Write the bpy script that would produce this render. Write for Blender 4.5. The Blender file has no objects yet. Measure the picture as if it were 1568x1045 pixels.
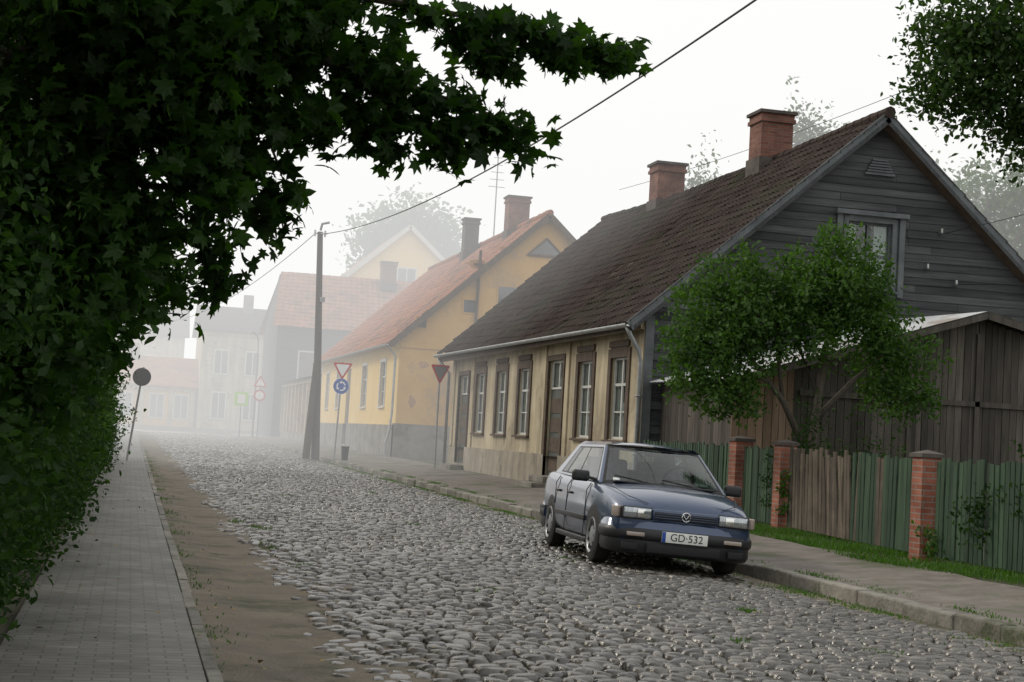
import bpy, math, random
import numpy as np
from mathutils import Matrix, Vector
random.seed(7); rng=np.random.default_rng(7)
S=bpy.context.scene
COL=S.collection
# ------------------------------------------------------------------ materials
def M(name,col,col2=None,rough=.75,scale=3.0,bump=0.0,bscale=30.0,metal=0.0,spec=.4,coat=0.0,island=0.0,stretch=(1,1,1),col3=None,s3=.6,streak=0,rvar=0):
    m=bpy.data.materials.new(name);m.use_nodes=True
    nt=m.node_tree;N=nt.nodes;Lk=nt.links
    b=N["Principled BSDF"]
    b.inputs["Roughness"].default_value=rough;b.inputs["Metallic"].default_value=metal
    b.inputs["Specular IOR Level"].default_value=spec;b.inputs["Coat Weight"].default_value=coat
    b.inputs["Coat Roughness"].default_value=.04
    tc=N.new("ShaderNodeTexCoord");mp=N.new("ShaderNodeMapping");mp.inputs["Scale"].default_value=stretch
    Lk.new(tc.outputs["Object"],mp.inputs[0])
    c=None
    if col2 is not None:
        nz=N.new("ShaderNodeTexNoise");nz.inputs["Scale"].default_value=scale;nz.inputs["Detail"].default_value=6;nz.inputs["Roughness"].default_value=.65
        Lk.new(mp.outputs[0],nz.inputs["Vector"])
        rp=N.new("ShaderNodeValToRGB");rp.color_ramp.elements[0].position=.36;rp.color_ramp.elements[1].position=.66
        rp.color_ramp.elements[0].color=(*col,1);rp.color_ramp.elements[1].color=(*col2,1)
        Lk.new(nz.outputs[0],rp.inputs[0]);c=rp.outputs[0]
        if rvar>0:
            rr=N.new("ShaderNodeMapRange");rr.inputs[1].default_value=.35;rr.inputs[2].default_value=.65;rr.inputs[3].default_value=rough-rvar;rr.inputs[4].default_value=rough+rvar
            Lk.new(nz.outputs[0],rr.inputs[0]);Lk.new(rr.outputs[0],b.inputs["Roughness"])
        if col3 is not None:
            n3=N.new("ShaderNodeTexNoise");n3.inputs["Scale"].default_value=s3;n3.inputs["Detail"].default_value=8;n3.inputs["Roughness"].default_value=.7
            Lk.new(mp.outputs[0],n3.inputs["Vector"])
            r3=N.new("ShaderNodeValToRGB");r3.color_ramp.elements[0].position=.52;r3.color_ramp.elements[1].position=.62
            Lk.new(n3.outputs[0],r3.inputs[0])
            mx=N.new("ShaderNodeMix");mx.data_type='RGBA';Lk.new(r3.outputs[0],mx.inputs[0]);Lk.new(c,mx.inputs[6]);mx.inputs[7].default_value=(*col3,1);c=mx.outputs[2]
        if streak>0:
            m2=N.new("ShaderNodeMapping");m2.inputs["Scale"].default_value=(1.6,1.6,.3);Lk.new(tc.outputs["Object"],m2.inputs[0])
            n4=N.new("ShaderNodeTexNoise");n4.inputs["Scale"].default_value=1.4;n4.inputs["Detail"].default_value=7;Lk.new(m2.outputs[0],n4.inputs["Vector"])
            mr4=N.new("ShaderNodeMapRange");mr4.inputs[1].default_value=.36;mr4.inputs[2].default_value=.62;mr4.inputs[3].default_value=1-streak;mr4.inputs[4].default_value=1.06
            Lk.new(n4.outputs[0],mr4.inputs[0]);v4=N.new("ShaderNodeVectorMath");v4.operation='SCALE';Lk.new(c,v4.inputs[0]);Lk.new(mr4.outputs[0],v4.inputs[3]);c=v4.outputs[0]
    if island>0:
        g=N.new("ShaderNodeNewGeometry");mr=N.new("ShaderNodeMapRange");mr.inputs[3].default_value=1-island;mr.inputs[4].default_value=1+island
        Lk.new(g.outputs["Random Per Island"],mr.inputs[0])
        vm=N.new("ShaderNodeVectorMath");vm.operation='SCALE';Lk.new(mr.outputs[0],vm.inputs[3])
        if c is None: vm.inputs[0].default_value=col
        else: Lk.new(c,vm.inputs[0])
        c=vm.outputs[0]
    if c is None: b.inputs["Base Color"].default_value=(*col,1)
    else: Lk.new(c,b.inputs["Base Color"])
    if bump>0:
        nb=N.new("ShaderNodeTexNoise");nb.inputs["Scale"].default_value=bscale;nb.inputs["Detail"].default_value=5
        Lk.new(mp.outputs[0],nb.inputs["Vector"])
        bp=N.new("ShaderNodeBump");bp.inputs["Strength"].default_value=bump;bp.inputs["Distance"].default_value=.02
        Lk.new(nb.outputs[0],bp.inputs["Height"]);Lk.new(bp.outputs[0],b.inputs["Normal"])
    return m
def Mbrick(name,c1,c2,mortar,bw=.25,bh=.075,flat=False,ms=.008,rough=.85,bump=.5,stain=None):
    m=bpy.data.materials.new(name);m.use_nodes=True
    nt=m.node_tree;N=nt.nodes;Lk=nt.links;b=N["Principled BSDF"];b.inputs["Roughness"].default_value=rough
    b.inputs["Specular IOR Level"].default_value=.3
    tc=N.new("ShaderNodeTexCoord");sx=N.new("ShaderNodeSeparateXYZ");cb=N.new("ShaderNodeCombineXYZ")
    Lk.new(tc.outputs["Object"],sx.inputs[0])
    if flat:
        Lk.new(sx.outputs[0],cb.inputs[0]);Lk.new(sx.outputs[1],cb.inputs[1])
    else:
        ad=N.new("ShaderNodeMath");ad.operation='ADD';Lk.new(sx.outputs[0],ad.inputs[0]);Lk.new(sx.outputs[1],ad.inputs[1])
        Lk.new(ad.outputs[0],cb.inputs[0]);Lk.new(sx.outputs[2],cb.inputs[1])
    br=N.new("ShaderNodeTexBrick");Lk.new(cb.outputs[0],br.inputs[0])
    br.inputs["Scale"].default_value=1;br.inputs["Brick Width"].default_value=bw;br.inputs["Row Height"].default_value=bh
    br.inputs["Mortar Size"].default_value=ms;br.inputs["Color1"].default_value=(*c1,1);br.inputs["Color2"].default_value=(*c2,1);br.inputs["Mortar"].default_value=(*mortar,1)
    nz=N.new("ShaderNodeTexNoise");nz.inputs["Scale"].default_value=1.6;nz.inputs["Detail"].default_value=7;nz.inputs["Roughness"].default_value=.7
    Lk.new(tc.outputs["Object"],nz.inputs["Vector"])
    mr=N.new("ShaderNodeMapRange");mr.inputs[1].default_value=.3;mr.inputs[2].default_value=.7;mr.inputs[3].default_value=.5;mr.inputs[4].default_value=1.25;Lk.new(nz.outputs[0],mr.inputs[0])
    vm=N.new("ShaderNodeVectorMath");vm.operation='SCALE';Lk.new(br.outputs[0],vm.inputs[0]);Lk.new(mr.outputs[0],vm.inputs[3])
    Lk.new(vm.outputs[0],b.inputs["Base Color"])
    bp=N.new("ShaderNodeBump");bp.inputs["Strength"].default_value=bump;bp.inputs["Distance"].default_value=.01;bp.invert=True
    Lk.new(br.outputs[1],bp.inputs["Height"]);Lk.new(bp.outputs[0],b.inputs["Normal"])
    return m
def Mleaf(name,c1,c2,trans=.35,ns=1.2,gloss=.025):
    m=bpy.data.materials.new(name);m.use_nodes=True
    nt=m.node_tree;N=nt.nodes;Lk=nt.links;N.clear()
    o=N.new("ShaderNodeOutputMaterial");d=N.new("ShaderNodeBsdfDiffuse");t=N.new("ShaderNodeBsdfTranslucent");g=N.new("ShaderNodeBsdfGlossy");g.inputs["Roughness"].default_value=.45
    tc=N.new("ShaderNodeTexCoord");nz=N.new("ShaderNodeTexNoise");nz.inputs["Scale"].default_value=ns;nz.inputs["Detail"].default_value=3
    Lk.new(tc.outputs["Object"],nz.inputs["Vector"])
    ge=N.new("ShaderNodeNewGeometry");a=N.new("ShaderNodeMath");a.operation='ADD';s=N.new("ShaderNodeMath");s.operation='MULTIPLY';s.inputs[1].default_value=.5
    Lk.new(ge.outputs["Random Per Island"],s.inputs[0]);Lk.new(s.outputs[0],a.inputs[0]);Lk.new(nz.outputs[0],a.inputs[1])
    rp=N.new("ShaderNodeValToRGB");rp.color_ramp.elements[0].position=.4;rp.color_ramp.elements[1].position=1.0
    rp.color_ramp.elements[0].color=(*c1,1);rp.color_ramp.elements[1].color=(*c2,1);Lk.new(a.outputs[0],rp.inputs[0])
    Lk.new(rp.outputs[0],d.inputs[0])
    vm=N.new("ShaderNodeVectorMath");vm.operation='MULTIPLY';vm.inputs[1].default_value=(1.5,1.7,.5);Lk.new(rp.outputs[0],vm.inputs[0]);Lk.new(vm.outputs[0],t.inputs[0])
    x=N.new("ShaderNodeMixShader");x.inputs[0].default_value=trans;Lk.new(d.outputs[0],x.inputs[1]);Lk.new(t.outputs[0],x.inputs[2])
    y=N.new("ShaderNodeMixShader");y.inputs[0].default_value=gloss;Lk.new(x.outputs[0],y.inputs[1]);Lk.new(g.outputs[0],y.inputs[2])
    Lk.new(y.outputs[0],o.inputs[0]);return m
def Mglass(name,tint=(.5,.6,.6),ior=1.7):
    m=bpy.data.materials.new(name);m.use_nodes=True
    nt=m.node_tree;N=nt.nodes;Lk=nt.links;N.clear()
    o=N.new("ShaderNodeOutputMaterial");t=N.new("ShaderNodeBsdfTransparent");t.inputs[0].default_value=(*tint,1)
    g=N.new("ShaderNodeBsdfGlossy");g.inputs["Roughness"].default_value=.02
    ge=N.new("ShaderNodeNewGeometry");mr=N.new("ShaderNodeMapRange");mr.inputs[3].default_value=ior;mr.inputs[4].default_value=1/ior;Lk.new(ge.outputs["Backfacing"],mr.inputs[0])
    fr=N.new("ShaderNodeFresnel");Lk.new(mr.outputs[0],fr.inputs[0])
    mx=N.new("ShaderNodeMixShader");Lk.new(fr.outputs[0],mx.inputs[0]);Lk.new(t.outputs[0],mx.inputs[1]);Lk.new(g.outputs[0],mx.inputs[2]);Lk.new(mx.outputs[0],o.inputs[0])
    return m
# ------------------------------------------------------------------ mesh helpers
def empty(name,loc=(0,0,0)):
    e=bpy.data.objects.new(name,None);e.location=loc;COL.objects.link(e);return e
def mkobj(name,me,parent=None):
    o=bpy.data.objects.new(name,me);COL.objects.link(o)
    if parent: o.parent=parent
    return o
class MB:
    def __init__(s): s.v=[];s.f=[];s.m=[]
    def add(s,vs,fs,mi=0):
        n=len(s.v);s.v+= [tuple(p) for p in vs];s.f+=[tuple(i+n for i in f) for f in fs];s.m+=[mi]*len(fs)
    def box(s,x0,x1,y0,y1,z0,z1,mi=0):
        s.hexa([(x0,y0,z0),(x1,y0,z0),(x1,y1,z0),(x0,y1,z0),(x0,y0,z1),(x1,y0,z1),(x1,y1,z1),(x0,y1,z1)],mi)
    def hexa(s,p,mi=0):
        s.add(p,[(0,3,2,1),(4,5,6,7),(0,1,5,4),(1,2,6,5),(2,3,7,6),(3,0,4,7)],mi)
    def beam(s,a,b,w,h,mi=0,up=(0,0,1)):
        a=Vector(a);b=Vector(b);d=(b-a).normalized();r=d.cross(Vector(up)).normalized();u=r.cross(d)
        p=[]
        for q in (a,b):
            p+=[q-r*w/2-u*h/2,q+r*w/2-u*h/2,q+r*w/2+u*h/2,q-r*w/2+u*h/2]
        s.add(p,[(0,1,2,3),(7,6,5,4),(0,4,5,1),(1,5,6,2),(2,6,7,3),(3,7,4,0)],mi)
    def tube(s,pts,rad,n=8,mi=0,cap=True):
        pts=[Vector(p) for p in pts]
        if not hasattr(rad,'__len__'): rad=[rad]*len(pts)
        vs=[];fs=[]
        for i,p in enumerate(pts):
            d=(pts[min(i+1,len(pts)-1)]-pts[max(i-1,0)]).normalized()
            up=Vector((0,0,1)) if abs(d.z)<.95 else Vector((0,1,0))
            r=d.cross(up).normalized();u=r.cross(d)
            for k in range(n):
                a=2*math.pi*k/n;vs.append(p+(r*math.cos(a)+u*math.sin(a))*rad[i])
        for i in range(len(pts)-1):
            for k in range(n):
                fs.append((i*n+k,i*n+(k+1)%n,(i+1)*n+(k+1)%n,(i+1)*n+k))
        if cap: fs.append(tuple(range(n-1,-1,-1)));fs.append(tuple(range((len(pts)-1)*n,len(pts)*n)))
        s.add(vs,fs,mi)
    def build(s,name,mats,parent=None,smooth=False,bevel=0,auto=False):
        me=bpy.data.meshes.new(name);me.from_pydata(s.v,[],s.f)
        for m in mats: me.materials.append(m)
        me.polygons.foreach_set("material_index",s.m)
        if smooth: me.polygons.foreach_set("use_smooth",[True]*len(s.f))
        me.update();o=mkobj(name,me,parent)
        if bevel:
            b=o.modifiers.new("b","BEVEL");b.width=bevel;b.segments=2;b.limit_method='ANGLE'
        return o
def npmesh(name,V,F,mats,parent=None,smooth=False,mi=None):
    V=np.asarray(V,dtype=np.float32).reshape(-1,3);F=np.asarray(F,dtype=np.int32)
    k=F.shape[1];me=bpy.data.meshes.new(name)
    me.vertices.add(len(V));me.vertices.foreach_set("co",V.ravel())
    me.loops.add(F.size);me.loops.foreach_set("vertex_index",F.ravel())
    me.polygons.add(len(F));me.polygons.foreach_set("loop_start",np.arange(0,F.size,k,dtype=np.int32))
    try: me.polygons.foreach_set("loop_total",np.full(len(F),k,dtype=np.int32))
    except Exception: pass
    for m in mats: me.materials.append(m)
    if mi is not None: me.polygons.foreach_set("material_index",np.asarray(mi,dtype=np.int32))
    me.polygons.foreach_set("use_smooth",np.full(len(F),smooth,dtype=bool))
    me.update(calc_edges=True);me.validate()
    return mkobj(name,me,parent)
# ------------------------------------------------------------------ terrain
def rise(Y): return .004*np.clip(np.asarray(Y,float)-20,0,90)
def prof(X):
    X=np.asarray(X,float)
    r=np.where(X<=.5,0.0,np.where(X<1.3,-.05*(X-.5),np.where(X<4,-.04*((4-X)/2.7)**2,np.where(X<=7.6,-.01*(X-4)**2,np.clip((X-7.6)*.07,0,.2)))))
    return r
def gz(X,Y): return float(prof(X)+rise(Y))
def sheet(name,xs,ys,dz,mats,parent=None,fx=None,fz=None):
    X,Y=np.meshgrid(xs,ys);X=X.astype(float)
    Z=prof(X)+rise(Y)+dz
    if fz is not None: Z=Z+fz(X,Y)
    if fx is not None: X=X+fx(X,Y)
    V=np.stack([X,Y,Z],-1).reshape(-1,3);nx=len(xs);ny=len(ys)
    i,j=np.meshgrid(np.arange(nx-1),np.arange(ny-1));a=(j*nx+i).ravel()
    F=np.stack([a,a+1,a+nx+1,a+nx],1)
    return npmesh(name,V,F,mats,parent,True)
m_soil=M("soil",(.07,.06,.04),(.05,.065,.028),.95,2.5,.6,18)
m_dirt=M("dirt",(.10,.08,.058),(.19,.16,.12),.85,1.6,.9,40,col3=(.06,.06,.032),s3=.9,rvar=.1)
m_bed=M("cobble_bed",(.03,.025,.018),(.06,.05,.036),.9,6,.5,60)
m_path=M("path",(.12,.105,.09),(.19,.17,.15),.85,3,.5,60,col3=(.085,.09,.055),s3=.7)
m_asph=M("asphalt",(.2,.19,.18),(.26,.25,.24),.5,3,.3,60)
m_pav=Mbrick("pavers",(.125,.12,.105),(.175,.17,.15),(.075,.075,.06),.2,.105,True,.006,.6,.5)
m_kerb=M("kerb_stone",(.14,.13,.11),(.23,.215,.185),.8,5,.7,25,island=.3,col3=(.08,.09,.05),s3=2)
xs=[-400,-100,-30,-5,-1,-.6,.5,.9,1.3,2,2.8,3.6,4.4,5.2,6,6.8,7.2,7.58,7.66,8.5,9.5,10.4,12,30,100,400]
ys=[-60,0,10,20,30,50,70,90,110,150,300,900]
sheet("ground",xs,ys,-.035,[m_soil])
lin=np.linspace
sheet("dirt_shoulder",lin(.58,1.95,24),lin(3,112,700),-.006,[m_dirt],fx=lambda X,Y:np.where(X>1.9,.15*np.sin(Y*.9)+.1*np.sin(Y*2.3),0),fz=lambda X,Y:.007*np.sin(X*7+Y*1.3)*np.sin(Y*2.9+X*2)-.014*np.exp(-((X-1.05-.05*np.sin(Y*.5))/.13)**2))
sheet("road_bed",lin(1.2,7.6,20),lin(3,112,110),-.02,[m_bed])
sheet("gutter_dirt",lin(6.85,7.6,6),lin(3,112,150),0.0,[m_dirt],fx=lambda X,Y:np.where(X<6.9,.18*np.sin(Y*.7)+.1*np.sin(Y*1.9+1),0))
sheet("crossing_road",[-80,-20,-3,.5,1.3,4,7.6],[112,118,126],-.004,[m_asph])
sheet("crossing_road_east",[7.66,10,30,80],[112,118,126],-.004,[m_asph])
sheet("pavement",lin(-.65,.5,5),lin(3,108,60),.016,[m_pav])
sheet("footpath",lin(7.65,9.45,10),lin(3,112,120),.004,[m_path],fx=lambda X,Y:np.where((X>9.4)&(Y<30),.1*np.sin(Y*1.1)+.07*np.sin(Y*2.7),0))
sheet("footpath_by_houses",lin(9.46,10.28,4),lin(30.5,112,40),.007,[m_path])
mb=MB();y=6
while y<112:
    l=random.uniform(.75,1.15);a=random.uniform(-.015,.015);dz=random.uniform(-.004,.022);t=random.uniform(-.008,.008)
    z0=gz(7.62,y)
    mb.hexa([(7.56+a,y+.003,z0-.25),(7.73+a,y+.003,z0-.25),(7.73+a+t,y+l-.003,z0-.25),(7.56+a+t,y+l-.003,z0-.25),(7.56+a,y+.003,z0+.015+dz),(7.73+a,y+.003,z0+.015+dz+t),(7.73+a+t,y+l-.003,z0+.015+dz-t),(7.56+a+t,y+l-.003,z0+.015+dz)]);y+=l
mb.build("kerb",[m_kerb],bevel=.022)
mb=MB();y=4
while y<108:
    z0=gz(.5,y+.5);a=random.uniform(-.006,.006)
    mb.box(.505+a,.585+a,y+.004,y+.996,z0-.2,z0+.022+random.uniform(-.006,.006));y+=1
mb.build("pavement_edging",[m_kerb],bevel=.006)
def cobbles():
    cx=[];cy=[];ca=[];cb=[]
    y=6.5
    while y<111:
        h=rng.uniform(.095,.16) if y<45 else rng.uniform(.15,.22)
        x=1.3+rng.uniform(0,.3)+.1*math.sin(y*1.1)
        xe=7.15+.15*math.sin(y*.7)
        while x<xe:
            w=rng.uniform(.08,.20) if y<45 else rng.uniform(.14,.24)
            cx.append(x+w/2);cy.append(y+.05*math.sin(x*1.7+y*.5)+.03*math.sin(x*4.1-y*.8)+rng.normal(0,.016));ca.append(w/2*rng.uniform(.80,1.0));cb.append(h/2*rng.uniform(.80,1.1));x+=w
        y+=h
    cx,cy,ca,cb=map(np.array,(cx,cy,ca,cb))
    keep=rng.random(len(cx))>np.clip((1.75-cx)*.7,0,.6);cx,cy,ca,cb=cx[keep],cy[keep],ca[keep],cb[keep];n=len(cx)
    K=8;ang=np.arange(K)*2*np.pi/K
    rot=rng.uniform(-.4,.4,n);ph=rng.uniform(0,1,n)
    rad=1+rng.normal(0,.09,(n,K))
    A=ang[None,:]+ph[:,None]
    c,s=np.cos(A),np.sin(A)
    p=.68
    ux=np.sign(c)*np.abs(c)**p*rad*ca[:,None];uy=np.sign(s)*np.abs(s)**p*rad*cb[:,None]
    X=ux*np.cos(rot)[:,None]-uy*np.sin(rot)[:,None];Y=ux*np.sin(rot)[:,None]+uy*np.cos(rot)[:,None]
    hh=rng.uniform(.012,.034,n);tx=rng.normal(0,.10,n);ty=rng.normal(0,.10,n)
    rings=[(1.0,-.025,0),(.95,.35,1),(.70,.86,1)]
    Vs=[]
    edge=-.014*np.clip((1.9-cx)/.5,0,1)-.012*np.clip((cx-6.8)/.4,0,1)
    bz=prof(cx)+rise(cy)-.004+edge+rng.normal(0,.005,n)-.012*np.exp(-((cx-2.9)/.35)**2)-.012*np.exp(-((cx-5.2)/.4)**2)+.008*np.sin(cx*2.1+cy*.9)
    for r,zf,ff in rings:
        x=X*r;y=Y*r
        z=(bz[:,None]+(zf if ff==0 else hh[:,None]*zf)+ (tx[:,None]*x+ty[:,None]*y)*ff)
        Vs.append(np.stack([cx[:,None]+x,cy[:,None]+y,z],-1))
    top=np.stack([cx,cy,bz+hh],-1)[:,None,:]
    V=np.concatenate(Vs+[top],1);nv=V.shape[1]
    k=np.arange(K);k2=(k+1)%K
    q=np.concatenate([np.stack([k,k2,K+k2,K+k],1),np.stack([K+k,K+k2,2*K+k2,2*K+k],1)],0)
    tri=np.stack([2*K+k,2*K+k2,np.full(K,3*K)],1)
    off=(np.arange(n)*nv)[:,None,None]
    FQ=(q[None]+off).reshape(-1,4)
    FT=(tri[None]+off).reshape(-1,3)
    V=V.reshape(-1,3)
    loops=np.concatenate([FQ.ravel(),FT.ravel()]).astype(np.int32)
    st=np.concatenate([np.arange(len(FQ))*4,len(FQ)*4+np.arange(len(FT))*3]).astype(np.int32)
    me=bpy.data.meshes.new("cobblestone_road");me.vertices.add(len(V));me.vertices.foreach_set("co",V.astype(np.float32).ravel())
    me.loops.add(len(loops));me.loops.foreach_set("vertex_index",loops)
    me.polygons.add(len(st));me.polygons.foreach_set("loop_start",st)
    me.materials.append(m_cob);me.polygons.foreach_set("use_smooth",np.ones(len(st),bool))
    me.update(calc_edges=True);me.validate();mkobj("cobblestone_road",me)
m_cob=M("cobbles",(.050,.043,.034),(.105,.093,.077),.22,7,.32,60,island=.5,spec=.9,rvar=.10)
cobbles()
# ------------------------------------------------------------------ building helpers
def P3(pl,c,u,z,d=0):
    return (c+d,u,z) if pl=='X' else (u,c+d,z)
def wall(mb,pl,c,u0,u1,z0,z1,ops,mi=0,rev=.18,mr=None):
    us=sorted({u0,u1,*[o[0] for o in ops],*[o[1] for o in ops]});zs=sorted({z0,z1,*[o[2] for o in ops],*[o[3] for o in ops]})
    for a,b in zip(us,us[1:]):
        for p,q in zip(zs,zs[1:]):
            um=(a+b)/2;zm=(p+q)/2
            if any(o[0]<um<o[1] and o[2]<zm<o[3] for o in ops): continue
            mb.add([P3(pl,c,a,p),P3(pl,c,b,p),P3(pl,c,b,q),P3(pl,c,a,q)],[(0,1,2,3)],mi)
    for a,b,p,q in [o[:4] for o in ops]:
        for (e,f,g,h) in ((a,p,b,p),(b,p,b,q),(b,q,a,q),(a,q,a,p)):
            mb.add([P3(pl,c,e,f),P3(pl,c,g,h),P3(pl,c,g,h,rev),P3(pl,c,e,f,rev)],[(0,1,2,3)],mi if mr is None else mr)
def pbox(mb,pl,c,d0,d1,u0,u1,z0,z1,mi):
    if pl=='X': mb.box(c+d0,c+d1,u0,u1,z0,z1,mi)
    else: mb.box(u0,u1,c+d0,c+d1,z0,z1,mi)
def window(mb,pl,c,a,b,p,q,casing=.12,fr=0,gl=1,cs=2,door=False,panes=(2,3),curt=None):
    if casing>0:
        pbox(mb,pl,c,-.035,.02,a-casing,a+.01,p-.02,q+casing,cs);pbox(mb,pl,c,-.035,.02,b-.01,b+casing,p-.02,q+casing,cs)
        pbox(mb,pl,c,-.04,.018,a+.011,b-.011,q-.01,q+casing+.02,cs)
        pbox(mb,pl,c,-.09,.10,a-casing-.03,b+casing+.03,p-.075,p-.021,cs)
    if door:
        pbox(mb,pl,c,.08,.12,a+.002,b-.002,p,q,gl)
        n=4
        for i in range(n):
            z0=p+.12+(q-p-.2)*i/n
            pbox(mb,pl,c,.06,.079,a+.14,b-.14,z0,z0+(q-p-.2)/n-.12,fr)
        return
    if curt is not None:
        w=(b-a)
        pbox(mb,pl,c,.16,.165,a+.002,a+w*random.uniform(.25,.42),p+.002,q-.002,curt);pbox(mb,pl,c,.16,.165,b-w*random.uniform(.25,.42),b-.002,p+.002,q-.002,curt)
        pbox(mb,pl,c,.168,.17,a,b,p,p+(q-p)*random.uniform(.35,.5),curt)
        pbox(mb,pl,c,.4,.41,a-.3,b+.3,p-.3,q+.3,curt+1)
    pbox(mb,pl,c,.12,.124,a+.002,b-.002,p+.002,q-.002,gl)
    t=.055
    pbox(mb,pl,c,.07,.115,a+.003,a+t,p+.003,q-.003,fr);pbox(mb,pl,c,.07,.115,b-t,b-.003,p+.003,q-.003,fr)
    pbox(mb,pl,c,.072,.113,a+t,b-t,p+.003,p+t,fr);pbox(mb,pl,c,.072,.113,a+t,b-t,q-t,q-.003,fr)
    nx,nz=panes
    for i in range(1,nx):
        u=a+(b-a)*i/nx;pbox(mb,pl,c,.075,.112,u-.035,u+.035,p+t,q-t,fr)
    for j in range(1,nz):
        z=p+(q-p)*j/nz;w=.03 if j==nz-1 else .014
        for i in range(nx):
            ua=a+(b-a)*i/nx+.036;ub=a+(b-a)*(i+1)/nx-.036
            pbox(mb,pl,c,.08,.11,ua,ub,z-w,z+w,fr)
def tileroof(name,c00,c10,c11,c01,mat,parent,pitch=.24,row=.34,amp=.022,step=.03,sag=.05,spw=4):
    c00,c10,c11,c01=[np.array(c,float) for c in (c00,c10,c11,c01)]
    U=np.linalg.norm(c10-c00);L=np.linalg.norm(c01-c00)
    nw=max(1,int(U/pitch));nc=nw*spw;nr=max(1,int(L/row))
    nrm=np.cross(c10-c00,c01-c00);nrm/=np.linalg.norm(nrm)
    if nrm[2]<0: nrm=-nrm
    u=np.linspace(0,1,nc+1);wv=amp*np.cos(2*np.pi*u*nw)
    V=[];F=[]
    jit=rng.normal(0,.008,(nr,nw+1))
    for r in range(nr):
        ju=np.repeat(jit[r],spw)[:nc+1]
        for k,(t,o) in enumerate(((r/nr,-.01),(r/nr,step),((r+1)/nr,0.0))):
            tt=t-(.06/nr if k<2 else -0)
            base=(1-u)[:,None]*((1-tt)*c00+tt*c01)+u[:,None]*((1-tt)*c10+tt*c11)
            s=-sag*np.sin(np.pi*u)*(.4+.6*math.sin(math.pi*min(1,max(0,t))))+.018*np.sin(u*23+t*5)
            V.append(base+nrm*(wv+o+ju)[:,None]+np.array([0,0,1])*s[:,None])
        b=r*3*(nc+1);i=np.arange(nc)
        for k in (0,1):
            F.append(np.stack([b+k*(nc+1)+i,b+k*(nc+1)+i+1,b+(k+1)*(nc+1)+i+1,b+(k+1)*(nc+1)+i],1))
    return npmesh(name,np.concatenate(V),np.concatenate(F),[mat],parent,False)
def ridge(mb,a,b,r=.11,n=None,mi=0):
    a=Vector(a);b=Vector(b);L=(b-a).length;n=int(L/.38)
    for i in range(n):
        p=a.lerp(b,i/n);q=a.lerp(b,(i+1.06)/n);p=p+Vector((0,0,random.uniform(-.015,.015)))
        mb.tube([p,q],[r*1.08,r*.95],8,mi)
def chimney(mb,x,y,z0,z1,w=.75,d=.75,mi=0,mc=1):
    mb.box(x-w/2,x+w/2,y-d/2,y+d/2,z0,z1-.3,mi)
    mb.box(x-w/2-.05,x+w/2+.05,y-d/2-.05,y+d/2+.05,z1-.3,z1-.2,mi)
    mb.box(x-w/2-.02,x+w/2+.02,y-d/2-.02,y+d/2+.02,z1-.2,z1-.08,mi)
    mb.box(x-w/2-.08,x+w/2+.08,y-d/2-.08,y+d/2+.08,z1-.08,z1,mc)
    mb.box(x-w/2-.05,x+w/2+.05,y-d/2-.05,y+d/2+.05,z0,z0+.55,mc)
def gutter(mb,a,b,r=.075,mi=0):
    a=Vector(a);b=Vector(b);vs=[];fs=[];n=8
    for p in (a,b):
        for k in range(n+1):
            t=math.pi+math.pi*k/n;vs.append(p+Vector((math.cos(t)*r,0,math.sin(t)*r)))
        for k in range(n,-1,-1):
            t=math.pi+math.pi*k/n;vs.append(p+Vector((math.cos(t)*r*.85,0,math.sin(t)*r*.85+.003)))
    m=2*(n+1)
    for k in range(m): fs.append((k,(k+1)%m,m+(k+1)%m,m+k))
    mb.add(vs,fs,mi)
m_plas=M("beige_plaster",(.40,.335,.225),(.49,.42,.295),.9,1.2,.35,12,col3=(.31,.255,.175),s3=.8,streak=.28)
m_plinth=M("plinth",(.27,.235,.18),(.35,.31,.245),.9,1.8,.5,14,col3=(.19,.175,.14),s3=1,streak=.25)
m_ochre=M("ochre_plaster",(.50,.29,.085),(.58,.36,.13),.92,.7,.35,10,col3=(.40,.26,.13),s3=.45)
m_ochre2=M("light_ochre_plaster",(.66,.46,.16),(.72,.53,.22),.9,.7,.3,10)
m_stone=M("stone_plinth",(.15,.14,.12),(.25,.23,.20),.9,1.5,.7,6,col3=(.11,.105,.09),s3=1)
m_rooft=M("dark_roof_tiles",(.026,.019,.017),(.052,.037,.031),.92,1.6,.4,30,col3=(.036,.034,.022),s3=.5,spec=.15)
m_roofo=M("orange_roof_tiles",(.24,.095,.052),(.34,.15,.085),.85,1.3,.4,30,col3=(.15,.08,.055),s3=.5)
m_wgrey=M("grey_weathered_wood",(.045,.048,.05),(.088,.091,.092),.88,2.5,.6,40,island=.28,stretch=(.25,1,4),spec=.25)
m_trimg=M("grey_blue_trim",(.08,.088,.092),(.135,.145,.15),.8,2,.4,30)
m_wbrown=M("brown_wood",(.055,.036,.024),(.10,.068,.045),.75,4,.4,40,island=.15)
m_white=M("white_paint",(.45,.45,.42),(.58,.57,.54),.5,4)
m_wglass=Mglass("window_glass",(.8,.85,.85))
m_curt=M("curtain",(.42,.41,.37),(.58,.56,.52),.95,6,.5,8,stretch=(6,6,.3))
m_dglass=M("dark_window",(.02,.022,.025),(.10,.11,.12),.08,.8,spec=.9)
m_zinc=M("zinc",(.26,.27,.27),(.38,.39,.39),.45,4,metal=.5)
m_brickR=Mbrick("red_brick",(.24,.08,.048),(.33,.12,.075),(.24,.21,.18))
m_brickO=Mbrick("old_chimney_brick",(.15,.055,.038),(.22,.092,.065),(.15,.13,.11))
m_cap=M("chimney_cap",(.055,.045,.04),(.10,.085,.075),.9,3)
m_black=M("black_metal",(.015,.015,.016),rough=.5)
m_dark=M("dark_interior",(.012,.012,.012),rough=1)
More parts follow.
